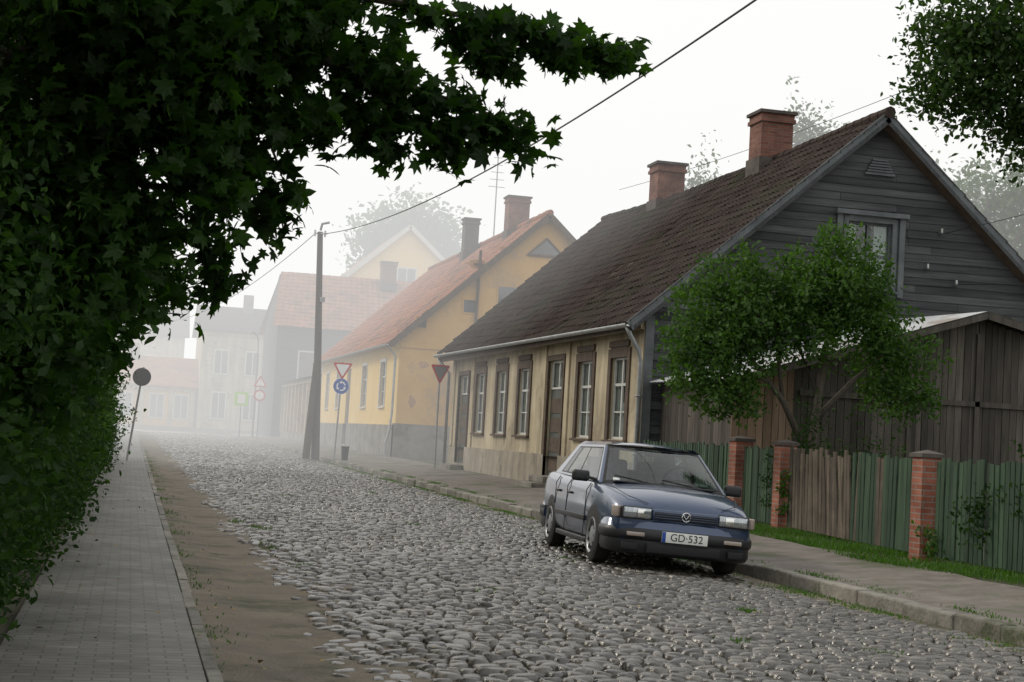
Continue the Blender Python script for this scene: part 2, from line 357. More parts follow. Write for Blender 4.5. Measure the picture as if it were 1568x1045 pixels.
# ------------------------------------------------------------------ house 1
H1=empty("timber_gable_house")
fx=10.3;y0,y1=31.0,50.8
mb=MB()
ops=[(48.3,49.7,.5,3.3),(46.0,47.2,1.5,3.3),(43.2,44.4,1.5,3.3),(40.55,41.75,1.5,3.3),(37.2,38.6,.5,3.4),(34.7,35.9,1.5,3.3),(32.1,33.3,1.5,3.3)]
wall(mb,'X',fx,y0,y1,1.0,4.25,[(a,b,max(p,1.0),q) for a,b,p,q in ops],0)
wall(mb,'X',fx-.06,y0,y1,0.0,1.0,[(48.3,49.7,.5,1.0),(37.2,38.6,.5,1.0)],1,rev=.24)
mb.box(fx-.06,fx-.001,y0,37.2,1.0,1.03,1);mb.box(fx-.06,fx-.001,38.6,48.3,1.0,1.03,1)
for a,b in ((y0,y0+.3),(y1-.35,y1),(38.85,39.15),(36.65,36.95),(47.5,47.85)):
    mb.box(fx-.045,fx-.001,a,b,1.031,4.0,0)
mb.box(fx-.12,fx-.046,y0,y1,3.82,4.0,0);mb.box(fx-.2,fx-.121,y0,y1,3.92,4.02,0)
for o in ops:
    if o[2]>1: mb.box(fx-.05,fx-.002,o[0]-.1,o[1]+.1,3.52,3.66,2)
mb.add([(fx,y1,0),(20.3,y1,0),(20.3,y1,4.3),(15.3,y1,8.9),(fx,y1,4.3)],[(0,1,2,3,4)],3)
mb.add([(20.3,y0,0),(20.3,y1,0),(20.3,y1,4.3),(20.3,y0,4.3)],[(0,1,2,3)],3)
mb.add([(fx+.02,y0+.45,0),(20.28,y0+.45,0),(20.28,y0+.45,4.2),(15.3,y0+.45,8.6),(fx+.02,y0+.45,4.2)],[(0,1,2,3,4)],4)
mb.build("walls",[m_plas,m_plinth,m_wbrown,m_wgrey,m_dark],H1)
mb=MB()
for o in ops:
    if o[2]<1:
        window(mb,'X',fx,o[0],o[1],o[2],2.65,0,3,4,2,door=True)
        window(mb,'X',fx,o[0],o[1],2.68,o[3],0,0,1,2,panes=(2,1),curt=5)
        pbox(mb,'X',fx,-.05,.02,o[0]-.14,o[0],.5,o[3]+.14,2);pbox(mb,'X',fx,-.05,.02,o[1],o[1]+.14,.5,o[3]+.14,2)
        pbox(mb,'X',fx,-.052,.018,o[0],o[1],o[3],o[3]+.14,2)
    else:
        window(mb,'X',fx,*o[:4],casing=.19,panes=(2,3),curt=5)
mb.build("windows_and_doors",[m_white,m_wglass,m_wbrown,m_wbrown,M("door_green",(.05,.06,.05),(.08,.09,.075),.6),m_curt,m_dark],H1)
mb=MB()
mb.box(fx-.7,fx-.07,37.1,38.7,0,.34,0);mb.box(fx-.4,fx-.07,37.2,38.6,.34,.5,0);mb.box(fx-.5,fx-.07,48.2,49.8,0,.45,0)
mb.build("door_steps",[m_stone],H1,bevel=.02)
ex,ez,rx,rz=9.9,3.95,15.4,8.8
sl=(rz-ez)/(rx-ex)
mb=MB();z=.3;wx0,wx1,wz0,wz1=14.55,15.95,4.9,6.62
while z<8.6:
    h=.17
    zl=z+h
    xl=fx+.01 if zl<ez+sl*(fx-ex)-.05 else ex+(zl-ez)/sl+.05
    xr=2*rx-xl
    if xl>=xr-.2: break
    cuts=[xl]
    xx=xl+random.uniform(1,4)
    while xx<xr-.8: cuts.append(xx);xx+=random.uniform(2.5,4.5)
    cuts.append(xr)
    for a,b in zip(cuts,cuts[1:]):
        segs=[(a,b)]
        if zl>wz0 and z<wz1:
            segs=[]
            if a<wx0: segs.append((a,min(b,wx0)))
            if b>wx1: segs.append((max(a,wx1),b))
        for p,q in segs:
            if q-p<.02: continue
            t=random.uniform(-.006,.006);d=random.uniform(-.012,.012)
            mb.hexa([(p,y0-.03+t,z+d),(q-.006,y0-.03-t,z-d),(q-.006,y0+.02,z-d),(p,y0+.02,z+d),(p,y0-.006+t,z+h+.012),(q-.006,y0-.006-t,z+h+.012),(q-.006,y0+.02,z+h+.012),(p,y0+.02,z+h+.012)])
    z+=h
mb.build("gable_siding",[m_wgrey],H1)
mb=MB()
wall(mb,'Y',y0-.03,wx0,wx1,wz0,wz1,[(14.72,15.78,5.05,6.5)],0,.14)
window(mb,'Y',y0-.03,14.72,15.78,5.05,6.5,.1,0,1,0,panes=(2,2),curt=3)
mb.box(14.4,16.1,y0-.18,y0-.075,6.62,6.72,0);mb.box(14.45,14.58,y0-.1,y0-.068,4.9,6.62,0);mb.box(15.92,16.05,y0-.1,y0-.068,4.9,6.62,0)
for i in range(5): mb.box(15.1+.03*i,15.7-.03*i,y0-.09,y0-.035,7.6+i*.06,7.64+i*.06,0)
mb.box(15.05,15.75,y0-.1,y0-.033,7.53,7.58,0)
mb.box(fx-.03,fx+.16,y0-.06,y0-.034,.3,4.1,0)
mb.box(fx+.3,20.4,y0-.07,y0-.036,4.3,4.42,0)
for s in (-1,1):
    a=(rx+s*(rx-ex+.08),y0-.36,ez-.12);b=(rx,y0-.36,rz-.05)
    mb.beam(a,b,.04,.22,0,up=(0,0,1))
    mb.beam((a[0],y0-.2,a[2]-.02),(b[0],y0-.2,b[2]-.02),.30,.03,0)
for (x,z) in ((16.6,5.6),(16.9,6.4),(17.3,5.3)):
    mb.box(x-.03,x+.03,y0-.15,y0-.03,z-.02,z+.02,0);mb.tube([(x,y0-.14,z),(x,y0-.14,z+.09)],.022,8,2)
mb.build("gable_window_and_trim",[m_trimg,m_wglass,m_white,m_curt,m_dark],H1)
tileroof("roof_tiles_street",(9.86,30.6,3.93),(9.86,51.6,4.08),(15.4,51.6,9.08),(15.4,30.6,8.82),m_rooft,H1,sag=.16)
tileroof("roof_tiles_rear",(20.94,30.6,3.93),(20.94,51.6,4.08),(15.4,51.6,9.08),(15.4,30.6,8.82),m_rooft,H1,sag=.16,pitch=.5,spw=2)
mb=MB()
ridge(mb,(15.4,30.55,8.86),(15.4,36,8.8),.12);ridge(mb,(15.4,36,8.8),(15.4,45,8.83),.12);ridge(mb,(15.4,45,8.83),(15.4,51.6,9.1),.12)
for s in (-1,1):
    mb.hexa([(rx+s*(rx-ex),y0-.38,ez-.10),(rx+s*(rx-ex),51.5,ez-.02),(rx,51.5,rz+.0),(rx,y0-.38,rz-.08),(rx+s*(rx-ex),y0-.38,ez-.2),(rx+s*(rx-ex),51.5,ez-.2),(rx,51.5,rz-.12),(rx,y0-.38,rz-.2)],1)
mb.build("ridge_tiles",[m_rooft,m_wbrown],H1)
mb=MB()
gutter(mb,(9.78,30.6,3.88),(9.78,51.6,4.0),.08)
mb.tube([(9.80,30.75,3.82),(9.9,30.8,3.65),(10.12,30.86,3.35),(10.17,30.88,3.1),(10.17,30.88,.4),(10.05,30.88,.3)],.05,10)
mb.tube([(9.80,51.2,3.9),(10.17,51.0,3.4),(10.17,51.0,.4)],.05,8)
for z in (1.2,2.4): mb.box(10.1,10.24,30.82,30.94,z,z+.03)
mb.build("gutter_and_downpipe",[m_zinc],H1,smooth=True)
mb=MB()
chimney(mb,15.4,37.1,8.3,10.05,.85,.8);chimney(mb,15.4,45.1,8.3,10.0,.85,.8)
mb.build("chimneys",[m_brickO,m_cap],H1)
# ------------------------------------------------------------------ house 2
H2=empty("ochre_plastered_house")
y0,y1=62.0,88.0;fx=10.3;ex,ez,rx,rz=9.9,4.95,16.1,10.6;sl=(rz-ez)/(rx-ex)
mb=MB()
ops=[(65.2,66.6,2.4,4.3),(70.6,72.0,2.4,4.3),(76.0,77.4,.6,4.3),(80,81.2,2.4,4.3),(84.4,85.6,2.4,4.3)]
wall(mb,'X',fx,y0,y1,1.6,5.2,[(a,b,max(p,1.6),q) for a,b,p,q in ops],1)
wall(mb,'X',fx-.08,y0-.05,y1,0,1.6,[(76.0,77.4,.6,1.6)],2,.26)
mb.box(fx-.08,fx-.001,y0-.05,76,1.6,1.63,2)
zt=ez+sl*(fx-ex)
mb.add([(fx,y0,1.7),(2*rx-fx,y0,1.7),(2*rx-fx,y0,zt),(rx,y0,rz-.05),(fx,y0,zt)],[(0,1,2,3,4)],0)
mb.box(fx-.08,2*rx-fx,y0-.06,y0+.3,0,1.7,2)
mb.box(fx-.02,2*rx-fx,y0-.05,y0-.002,4.75,4.95,0)
mb.add([(2*rx-fx,y0,0),(2*rx-fx,y1,0),(2*rx-fx,y1,zt),(2*rx-fx,y0,zt)],[(0,1,2,3)],0)
mb.add([(fx,y1,0),(2*rx-fx,y1,0),(2*rx-fx,y1,zt),(rx,y1,rz),(fx,y1,zt)],[(0,1,2,3,4)],0)
mb.box(fx-.14,fx-.001,y0,y1,4.75,5.0,1)
mb.build("walls",[m_ochre,m_ochre2,m_stone],H2)
# bare brick where plaster has fallen off
mb=MB()
for (x_,z_,w_,h_) in ((13.2,8.35,.9,.5),(14.4,9.0,.6,.35),(17.0,8.2,.7,.3),(10.9,2.6,.35,.6),(11.3,4.1,.5,.35)):
    vs=[(x_+w_*.5*math.cos(a)*random.uniform(.6,1.1),y0-.004,z_+h_*.5*math.sin(a)*random.uniform(.6,1.1)) for a in [2*math.pi*k/14 for k in range(14)]]
    mb.add(vs,[tuple(range(14))],0)
mb.build("exposed_brick",[M("pale_brick",(.36,.19,.10),(.44,.28,.15),.9,5,.6,20)],H2)
mb=MB()
for o in ops:
    if o[2]<1: window(mb,'X',fx,*o,casing=0,fr=2,gl=2,door=True)
    else: window(mb,'X',fx,*o,casing=.1,fr=0,gl=1,cs=0)
for (a,b,p,q) in ((14.2,15.1,6.75,7.5),(12.8,13.3,6.35,6.85),(10.9,11.3,5.6,6.0)):
    mb.box(a-.06,b+.06,y0-.03,y0-.001,p-.06,q+.06,3);mb.box(a,b,y0-.04,y0-.031,p,q,1)
mb.add([(15.45,y0-.05,8.95),(16.75,y0-.05,8.95),(16.1,y0-.05,9.55)],[(0,1,2)],1)
for s in (-1,1):
    mb.beam((16.1+s*.75,y0-.06,8.92),(16.1,y0-.06,9.62),.06,.07,2)
mb.box(15.3,16.9,y0-.09,y0-.03,8.85,8.92,2)
mb.build("windows_and_doors",[m_white,m_dglass,m_wbrown,m_ochre],H2)
tileroof("roof_tiles_street",(9.82,61.6,4.9),(9.82,88.3,4.95),(rx,88.3,10.7),(rx,61.6,10.62),m_roofo,H2,sag=.1,pitch=.3,row=.42)
tileroof("roof_tiles_rear",(22.38,61.6,4.9),(22.38,88.3,4.95),(rx,88.3,10.7),(rx,61.6,10.62),m_roofo,H2,sag=.1,pitch=.6,row=.5,spw=2)
mb=MB()
for s in (-1,1):
    mb.beam((rx+s*(rx-ex+.1),y0-.38,ez-.18),(rx,y0-.38,rz-.06),.05,.24,1)
    mb.beam((rx+s*(rx-ex+.1),y0-.2,ez-.16),(rx,y0-.2,rz-.04),.32,.04,1)
ridge(mb,(rx,61.6,10.66),(rx,88.3,10.74),.13)
gutter(mb,(9.74,61.6,4.85),(9.74,88.3,4.9),.08,2)
mb.tube([(9.76,62.0,4.8),(10.15,62.1,4.4),(10.15,62.1,2.2),(10.1,62.1,1.5),(9.95,62.1,.9),(9.95,62.1,.5)],.05,8,2)
mb.tube([(13.3,61.9,5.5),(13.35,61.9,8.9)],.06,8,1);mb.box(13.1,13.6,61.85,61.95,8.3,8.36,1)
mb.tube([(16.1,72,10.5),(16.1,72,15.0)],.03,6,2)
for k in range(5): mb.tube([(15.7+.05*k,72,13.2+.35*k),(16.5-.05*k,72,13.2+.35*k)],.015,5,2)
mb.build("ridge_gutter_and_mast",[m_roofo,m_wbrown,m_zinc],H2)
mb=MB();chimney(mb,16.1,67.5,10,12.1,.95,.8);chimney(mb,15.6,75,9.8,12.0,.7,.7,2)
mb.build("chimneys",[m_brickO,m_cap,m_cap],H2)
# ------------------------------------------------------------------ house 3 + annex
H3=empty("red_roofed_timber_house")
mb=MB()
mb.box(9.4,24,108,119.5,0,8.3,0)
ops=[(11,12,4.6,6.4),(14,15,4.6,6.4),(17,18,4.6,6.4)]
for a,b,p,q in ops:
    mb.box(a-.12,b+.12,107.93,107.999,p-.12,q+.12,1);mb.box(a,b,107.9,107.929,p,q,2)
mb.add([(9.4,108,8.3),(9.4,119.5,8.3),(9.8,113.7,12.3)],[(0,1,2)],0)
mb.build("walls",[m_wgrey,m_white,m_dglass],H3)
tileroof("roof_front",(9.0,107.5,8.1),(24.4,107.5,8.1),(24.4,113.7,12.4),(9.9,113.7,12.4),m_roofo,H3,pitch=.4,row=.5,spw=2)
tileroof("roof_back",(9.0,120,8.1),(24.4,120,8.1),(24.4,113.7,12.4),(9.9,113.7,12.4),m_roofo,H3,pitch=.6,row=.6,spw=2)
mb=MB();chimney(mb,17.5,112.6,11.5,13.6,1.1,.9);mb.build("chimney",[m_brickO,m_cap],H3)
AN=empty("brick_annex_with_pilasters")
mb=MB()
mb.box(10.1,16,92,107.8,0,3.9,0)
mb.box(10.0,10.1,92,107.8,0,.9,1)
for i in range(8):
    yy=92.1+i*2.2;mb.box(9.95,10.099,yy,yy+.35,.9,3.9,2)
mb.box(9.9,10.098,92,107.8,3.9,4.1,2)
mb.hexa([(9.7,91.8,4.1),(16,91.8,5.6),(16,107.9,5.6),(9.7,107.9,4.1),(9.7,91.8,4.2),(16,91.8,5.7),(16,107.9,5.7),(9.7,107.9,4.2)],3)
mb.build("walls_and_roof",[m_brickR,m_stone,m_plas,m_rooft],AN)
# ------------------------------------------------------------------ far misty buildings
def farhouse(name,x0,x1,y0,y1,ze,zr,mw,mr,wins=[],axis='Y',trim=None,pil=[],ch=[]):
    E=empty(name);mb=MB();xm=(x0+x1)/2;ym=(y0+y1)/2
    mb.box(x0,x1,y0,y1,0,ze,0)
    for a in pil: mb.box(a,a+.35,y0-.09,y0-.001,0,ze,4)
    if pil: mb.box(x0-.1,x1+.1,y0-.14,y0-.091,ze-.35,ze-.1,4);mb.box(x0-.1,x1+.1,y0-.12,y0-.091,0,.7,5)
    for (cx_,cy_,cz_) in ch: mb.box(cx_-.4,cx_+.4,cy_-.4,cy_+.4,ze,cz_,5)
    if axis=='Y':
        mb.add([(x0,y0,ze),(x1,y0,ze),(xm,y0,zr)],[(0,1,2)],0);mb.add([(x0,y1,ze),(x1,y1,ze),(xm,y1,zr)],[(0,1,2)],0)
        for s,xe in ((-1,x0-.4),(1,x1+.4)):
            zz=ze-.4*(zr-ze)/(xm-x0)
            mb.hexa([(xe,y0-.5,zz),(xm,y0-.5,zr),(xm,y1+.5,zr),(xe,y1+.5,zz),(xe,y0-.5,zz+.18),(xm,y0-.5,zr+.2),(xm,y1+.5,zr+.2),(xe,y1+.5,zz+.18)],1)
            mb.beam((xe,y0-.55,zz),(xm,y0-.55,zr+.05),.08,.35,2)
    else:
        mb.add([(x0,y0,ze),(x0,y1,ze),(x0,ym,zr)],[(0,1,2)],0);mb.add([(x1,y0,ze),(x1,y1,ze),(x1,ym,zr)],[(0,1,2)],0)
        for ye in (y0-.4,y1+.4):
            mb.hexa([(x0-.4,ye,ze-.1),(x1+.4,ye,ze-.1),(x1+.4,ym,zr),(x0-.4,ym,zr),(x0-.4,ye,ze+.05),(x1+.4,ye,ze+.05),(x1+.4,ym,zr+.2),(x0-.4,ym,zr+.2)],1)
    for (a,b,p,q) in wins:
        mb.box(a-.12,b+.12,y0-.05,y0-.001,p-.12,q+.12,2);mb.box(a,b,y0-.08,y0-.051,p,q,3)
        mb.box((a+b)/2-.04,(a+b)/2+.04,y0-.09,y0-.081,p,q,2)
    mb.build("structure",[mw,mr,m_white,m_dglass,m_plas,m_stone],E);return E
farhouse("yellow_gabled_villa",15.2,27,126,140,12.8,18.0,m_ochre2,m_roofo,[(20.4,21.8,12.6,14.6),(17.2,18.4,9.5,11.2)],ch=[(23.5,130,17.6)])
farhouse("white_gabled_house",5.2,11.2,128,140,8.6,10.8,m_plas,m_rooft,[(6.3,7.3,5.2,7),(8.8,9.8,5.2,7),(6.3,7.3,1.6,3.6),(8.8,9.8,1.6,3.6)],'X',pil=[5.2,7.9,10.85],ch=[(9,133,12)])
farhouse("low_long_house",-9,5,129,138,3.9,6.2,m_ochre,m_roofo,[(-6,-5,1.4,3.2),(-3.5,-2.5,1.4,3.2),(-1,0,1.4,3.2),(1.5,2.5,1.4,3.2),(3.4,4.4,1.4,3.2)],'X',pil=[-9,-4.4,-1.9,.6,2.9,4.6],ch=[(0,133,7.4)])
farhouse("grey_tall_house",-14,4.5,150,165,9,13.5,m_plas,m_rooft,[(-2,-1,5,7),(1,2,5,7)],'X')
farhouse("rear_yellow_house",27,37,95,106,9,13.5,m_plas,m_roofo,[],'Y')
# ------------------------------------------------------------------ shed
SH=empty("plank_shed")
m_plank=M("grey_planks",(.062,.055,.047),(.115,.10,.087),.88,3,.5,40,island=.4,stretch=(3,3,.3),spec=.25)
m_plankL=M("tan_planks",(.17,.115,.075),(.25,.175,.12),.85,3,.5,40,island=.3,stretch=(3,3,.3))
m_tin=M("corrugated_sheet",(.42,.43,.43),(.55,.56,.56),.5,1.5,.1,20,col3=(.30,.27,.24),s3=.8)
sy=27.0;px,pz=15.6,4.28
mb=MB()
def roofz(x): return 2.62+(x-10.2)*(pz-2.62)/(px-10.2) if x<px else pz-(x-px)*.22
x=10.7
while x<20:
    w=random.uniform(.12,.17);zt=min(roofz(x),roofz(x+w))-.08
    mb.box(x,x+w-.012,sy+random.uniform(-.012,.004),sy+.03,.12+random.uniform(-.05,.03),zt,0 if x>11.8 else 1);x+=w
y=sy+.04
while y<30.9:
    w=random.uniform(.12,.17);mb.box(10.7,10.73,y,y+w-.012,.15,roofz(10.7)-.05,0);y+=w
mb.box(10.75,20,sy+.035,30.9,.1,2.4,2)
mb.box(12.0,20,sy-.05,sy-.014,2.5,2.6,0)
mb.box(14.2,14.3,sy-.05,sy-.02,.2,3.5,0);mb.box(15.6,15.7,sy-.05,sy-.02,.2,3.9,0)
mb.build("plank_walls",[m_plank,m_plankL,m_dark],SH)
def corr(name,c00,c10,c11,c01,par):
    c00,c10,c11,c01=[np.array(c,float) for c in (c00,c10,c11,c01)]
    n=int(np.linalg.norm(c10-c00)/.09)*6;u=np.linspace(0,1,n+1)
    A=(1-u)[:,None]*c00+u[:,None]*c10;B=(1-u)[:,None]*c01+u[:,None]*c11
    w=.012*np.cos(2*np.pi*u*n/6);A[:,2]+=w;B[:,2]+=w
    i=np.arange(n);F=np.stack([i,i+1,n+1+i+1,n+1+i],1)
    return npmesh(name,np.concatenate([A,B]),F,[m_tin],par,True)
corr("roof_sheet_left",(10.4,26.6,2.68),(10.4,30.9,2.72),(px,30.9,4.38),(px,26.6,4.30),SH)
corr("roof_sheet_right",(20.3,26.6,roofz(20.3)),(20.3,30.9,roofz(20.3)),(px,30.9,4.38),(px,26.6,4.30),SH)
mb=MB()
mb.beam((10.4,26.62,2.6),(px,26.62,4.22),.03,.12,0);mb.beam((px,26.62,4.22),(20.3,26.62,roofz(20.3)-.08),.03,.12,0)
mb.build("verge_boards",[m_plank],SH)
# ------------------------------------------------------------------ fence
FE=empty("picket_fence")
m_fgreen=M("green_fence_paint",(.018,.042,.022),(.042,.075,.042),.85,3,.4,40,island=.4,stretch=(3,3,.4))
def fline(t): return np.interp(t,[10,18.3,25.6,31],[9.9,9.95,10.35,10.25])
mb=MB();yy=10.0
while yy<30.6:
    if any(abs(yy+.04-p)<.24 for p in (18.3,23.4,25.6)): yy+=.1;continue
    X=fline(yy);g=gz(X,yy);brown=(20.6<yy<23.1 and random.random()<.85) or (18.6<yy<20.6 and random.random()<.15)
    lean=random.gauss(0,.018)+( random.uniform(-.05,.2) if brown else 0)
    h=1.28+random.uniform(-.03,.04)+(random.uniform(-.08,.06) if brown else 0)
    w=.085
    o=random.uniform(-.008,.008)
    a=yy;b=yy+w
    mb.hexa([(X-.012+o,a,g+.06),(X+.012+o,a,g+.06),(X+.012+o,b,g+.06),(X-.012+o,b,g+.06),(X-.012+o,a+lean,g+h),(X+.012+o,a+lean,g+h),(X+.012+o,b+lean,g+h),(X-.012+o,b+lean,g+h)],1 if brown else 0)
    yy+=w+random.uniform(.012,.035)
for a,b in ((10,18.1),(18.5,23.2),(23.6,25.4),(25.8,30.8)):
    for z in (.35,1.0):
        mb.beam((fline(a)+.05,a,gz(10,a)+z),(fline(b)+.05,b,gz(10,b)+z),.04,.07,0)
mb.build("pickets",[m_fgreen,M("weathered_pickets",(.065,.052,.038),(.115,.092,.068),.85,3,.4,40,island=.4)],FE)
def brickpost(name,X,Y,h,w=.36):
    E=empty(name);mb=MB();g=gz(X,Y)
    mb.box(X-w/2,X+w/2,Y-w/2,Y+w/2,g-.1,g+h,0);mb.build("shaft",[m_brickR],E,bevel=.008)
    mb=MB();mb.box(X-w/2-.03,X+w/2+.03,Y-w/2-.03,Y+w/2+.03,g+h,g+h+.05,0)
    mb.add([(X-w/2-.02,Y-w/2-.02,g+h+.05),(X+w/2+.02,Y-w/2-.02,g+h+.05),(X+w/2+.02,Y+w/2+.02,g+h+.05),(X-w/2-.02,Y+w/2+.02,g+h+.05),(X,Y,g+h+.1)],[(0,1,4),(1,2,4),(2,3,4),(3,0,4)],0)
    mb.build("cap",[m_cap],E)
brickpost("brick_gate_post",10.35,25.6,1.36,.32);brickpost("brick_gate_post",10.22,23.4,1.34,.28);brickpost("brick_gate_post",9.95,18.3,1.3,.28)
# ------------------------------------------------------------------ vegetation
def rotmats(n,tilt):
    az=rng.uniform(0,2*np.pi,n);ti=rng.normal(tilt[0],tilt[1],n);sp=rng.uniform(0,2*np.pi,n)
    ca,sa,ct,st,cs,ss=np.cos(az),np.sin(az),np.cos(ti),np.sin(ti),np.cos(sp),np.sin(sp)
    Rz=np.zeros((n,3,3));Rz[:,0,0]=ca;Rz[:,0,1]=-sa;Rz[:,1,0]=sa;Rz[:,1,1]=ca;Rz[:,2,2]=1
    Rx=np.zeros((n,3,3));Rx[:,0,0]=1;Rx[:,1,1]=ct;Rx[:,1,2]=-st;Rx[:,2,1]=st;Rx[:,2,2]=ct
    Rs=np.zeros((n,3,3));Rs[:,0,0]=cs;Rs[:,0,1]=-ss;Rs[:,1,0]=ss;Rs[:,1,1]=cs;Rs[:,2,2]=1
    return Rz@Rx@Rs
MAPLE=np.array([(0,-.08),(.26,-.32),(.32,-.10),(.68,-.04),(.52,.08),(.44,.2),(.60,.52),(.38,.48),(.20,.44),(.18,.62),(0,.92),(-.18,.62),(-.20,.44),(-.38,.48),(-.60,.52),(-.44,.2),(-.52,.08),(-.68,-.04),(-.32,-.10),(-.26,-.32)])
def leaves(name,C,size,mats,parent=None,kind='oval',tilt=(.9,.5),mi=None):
    C=np.asarray(C);n=len(C);R=rotmats(n,tilt);sz=size*rng.uniform(.5,1.25,n)
    if kind=='maple':
        b=np.concatenate([[(0,.1,.0)],np.c_[MAPLE,-.45*MAPLE[:,0]**2-.25*np.maximum(MAPLE[:,1],0)**2]]);k=len(b)
        q=np.array([[0,i,i%(k-1)+1] for i in range(1,k)])
    elif kind=='oval':
        b=np.array([(0,-.55,0),(.3,-.1,.08),(.2,.3,.05),(0,.6,-.06),(-.2,.3,.05),(-.3,-.1,.08)]);k=6
        q=np.array([[0,1,5],[1,2,4],[1,4,5],[2,3,4]])
    else:
        b=np.array([(0,-.5,0),(.32,0,.1),(0,.55,-.05),(-.32,0,.1)]);k=4;q=np.array([[0,1,3],[1,2,3]])
    V=np.einsum('nij,kj->nki',R,b)*sz[:,None,None]+C[:,None,:]
    F=(q[None]+(np.arange(n)*k)[:,None,None]).reshape(-1,3)
    return npmesh(name,V,F,mats,parent,False,None if mi is None else np.repeat(mi,len(q)))
def clump(c,r,n,tw=.13,per=14,shell=.5,squash=None):
    nt=max(1,int(n/per));d=rng.normal(0,1,(nt,3));d/=np.linalg.norm(d,axis=1)[:,None]
    rad=rng.uniform(0,1,nt)**(shell)
    lump=1+.22*np.sin(d[:,0]*5+c[0]*3)*np.sin(d[:,1]*4+c[1])+.18*np.sin(d[:,2]*6+c[2]*2)
    T=np.array(c)+d*(rad*lump)[:,None]*np.array(r)
    P=np.repeat(T,per,0)+rng.normal(0,tw,(nt*per,3));return P
def spray(pts,n,w=.12,droop=.1):
    pts=np.array(pts,float);t=rng.uniform(0,1,n)**.8*(len(pts)-1);i=np.minimum(t.astype(int),len(pts)-2);f=(t-i)[:,None]
    P=pts[i]*(1-f)+pts[i+1]*f
    P+=rng.normal(0,1,(n,3))*np.array([w,w*1.8,w*.75]);P[:,2]-=np.abs(rng.normal(0,droop,n));return P
m_bark=M("bark",(.05,.042,.032),(.09,.075,.06),.95,8,.8,20,stretch=(3,3,.6))
m_maple=Mleaf("maple_leaves",(.009,.025,.005),(.030,.072,.012),.45,gloss=.012)
m_hedge=Mleaf("hedge_leaves",(.009,.024,.006),(.030,.066,.014),.34,1.6,.012)
m_lilac=Mleaf("lilac_leaves",(.020,.052,.010),(.062,.128,.022),.33,1.4,.02)
m_grass=Mleaf("grass_blades",(.035,.085,.012),(.075,.16,.025),.35,.8)
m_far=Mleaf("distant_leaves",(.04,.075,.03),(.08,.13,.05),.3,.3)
m_rt=Mleaf("right_tree_leaves",(.014,.032,.009),(.04,.078,.02),.35,.6,.015)
MT=empty("maple_tree")
L=[clump((-.7,10,3.6),(1.1,1.5,1.3),5200,.11),clump((.15,10,3.75),(.65,1.3,.65),2700,.11),clump((.72,10,3.97),(.45,1.2,.36),1150,.1),
   clump((.35,9.9,3.05),(.42,.8,.42),850,.1),clump((-.25,10,2.5),(.5,1,.6),1600,.1),clump((-.8,10,2.0),(.6,1.2,.8),2000,.1),clump((1.0,10,4.38),(.6,1.0,.2),550,.1),
   clump((.95,10,3.4),(.3,.5,.2),230,.08),clump((1.3,10,3.75),(.35,.5,.14),220,.08),
   spray([(1.2,10,3.75),(1.7,10,3.65),(2.1,10,3.5),(2.45,10,3.42)],380,.085,.07),
   spray([(1.5,10,3.6),(1.8,10,3.4),(1.98,10,3.25)],130,.07,.06),
   spray([(1.2,10,3.6),(1.4,10,3.4),(1.55,10,3.28)],150,.07,.06),
   spray([(1.0,10,4.2),(1.9,10,4.15),(2.4,10,4.12),(2.85,10,4.08),(3.05,10,4.03)],380,.07,.05),
   spray([(1.6,10,4.2),(2.0,10,4.0),(2.3,10,3.9)],150,.06,.05),
   spray([(2.3,10,4.15),(2.6,10,4.0),(2.72,10,3.95)],70,.045,.04),
   spray([(.6,10,3.2),(.85,10,2.95),(.78,10,2.75)],140,.07),
   spray([(.3,10,2.8),(.5,10,2.5),(.5,10,2.3)],110,.06)]
leaves("foliage",np.concatenate(L),.108,[m_maple],MT,'maple',(1.0,.6))
leaves("added_shade_foliage",np.concatenate([clump((.2,10.3,5.6),(2.2,2.4,.8),2200,.16),clump((-.6,6,5.2),(2.0,3.0,.9),2600,.16),clump((-2.2,7,3.5),(1.0,3.0,1.5),1800,.16)]),.15,[m_maple],MT,'oval',(.6,.5))  # unseen crown leaves, added out of view to shade the pavement below
mb=MB()
mb.tube([(-2.3,11,-.1),(-2.25,11,1.5),(-2.1,10.9,3),(-1.9,10.8,5),(-1.7,10.8,7)],[.3,.24,.21,.17,.1],12)
for pts,r in (([(-2.1,10.9,3),(-1,10.3,3.6),(.2,10,3.85),(1.2,10,3.75),(2.1,10,3.55),(2.5,10,3.42)],[.1,.07,.05,.03,.012,.004]),
              ([(-1.9,10.8,4.2),(-.5,10.3,4.3),(.8,10,4.25),(1.9,10,4.17),(2.9,10,4.08)],[.09,.06,.04,.018,.004]),
              ([(.2,10,3.85),(.7,10,3.3),(.85,10,2.95)],[.03,.015,.004]),([(-1,10.3,3.6),(-.2,10,3),(.4,10,2.6)],[.04,.02,.005]),
              ([(1.2,10,3.75),(1.7,10,3.5),(1.98,10,3.25)],[.02,.01,.003]),([(1.5,10,4.2),(2.0,10,4.0),(2.3,10,3.88)],[.02,.01,.003]),([(-1.9,10.8,4.6),(-1.2,8,5),(-.6,5,5.2)],[.09,.05,.02])):
    mb.tube(pts,r,6)
mb.build("trunk_and_limbs",[m_bark],MT,True)
L=[];y=8.0
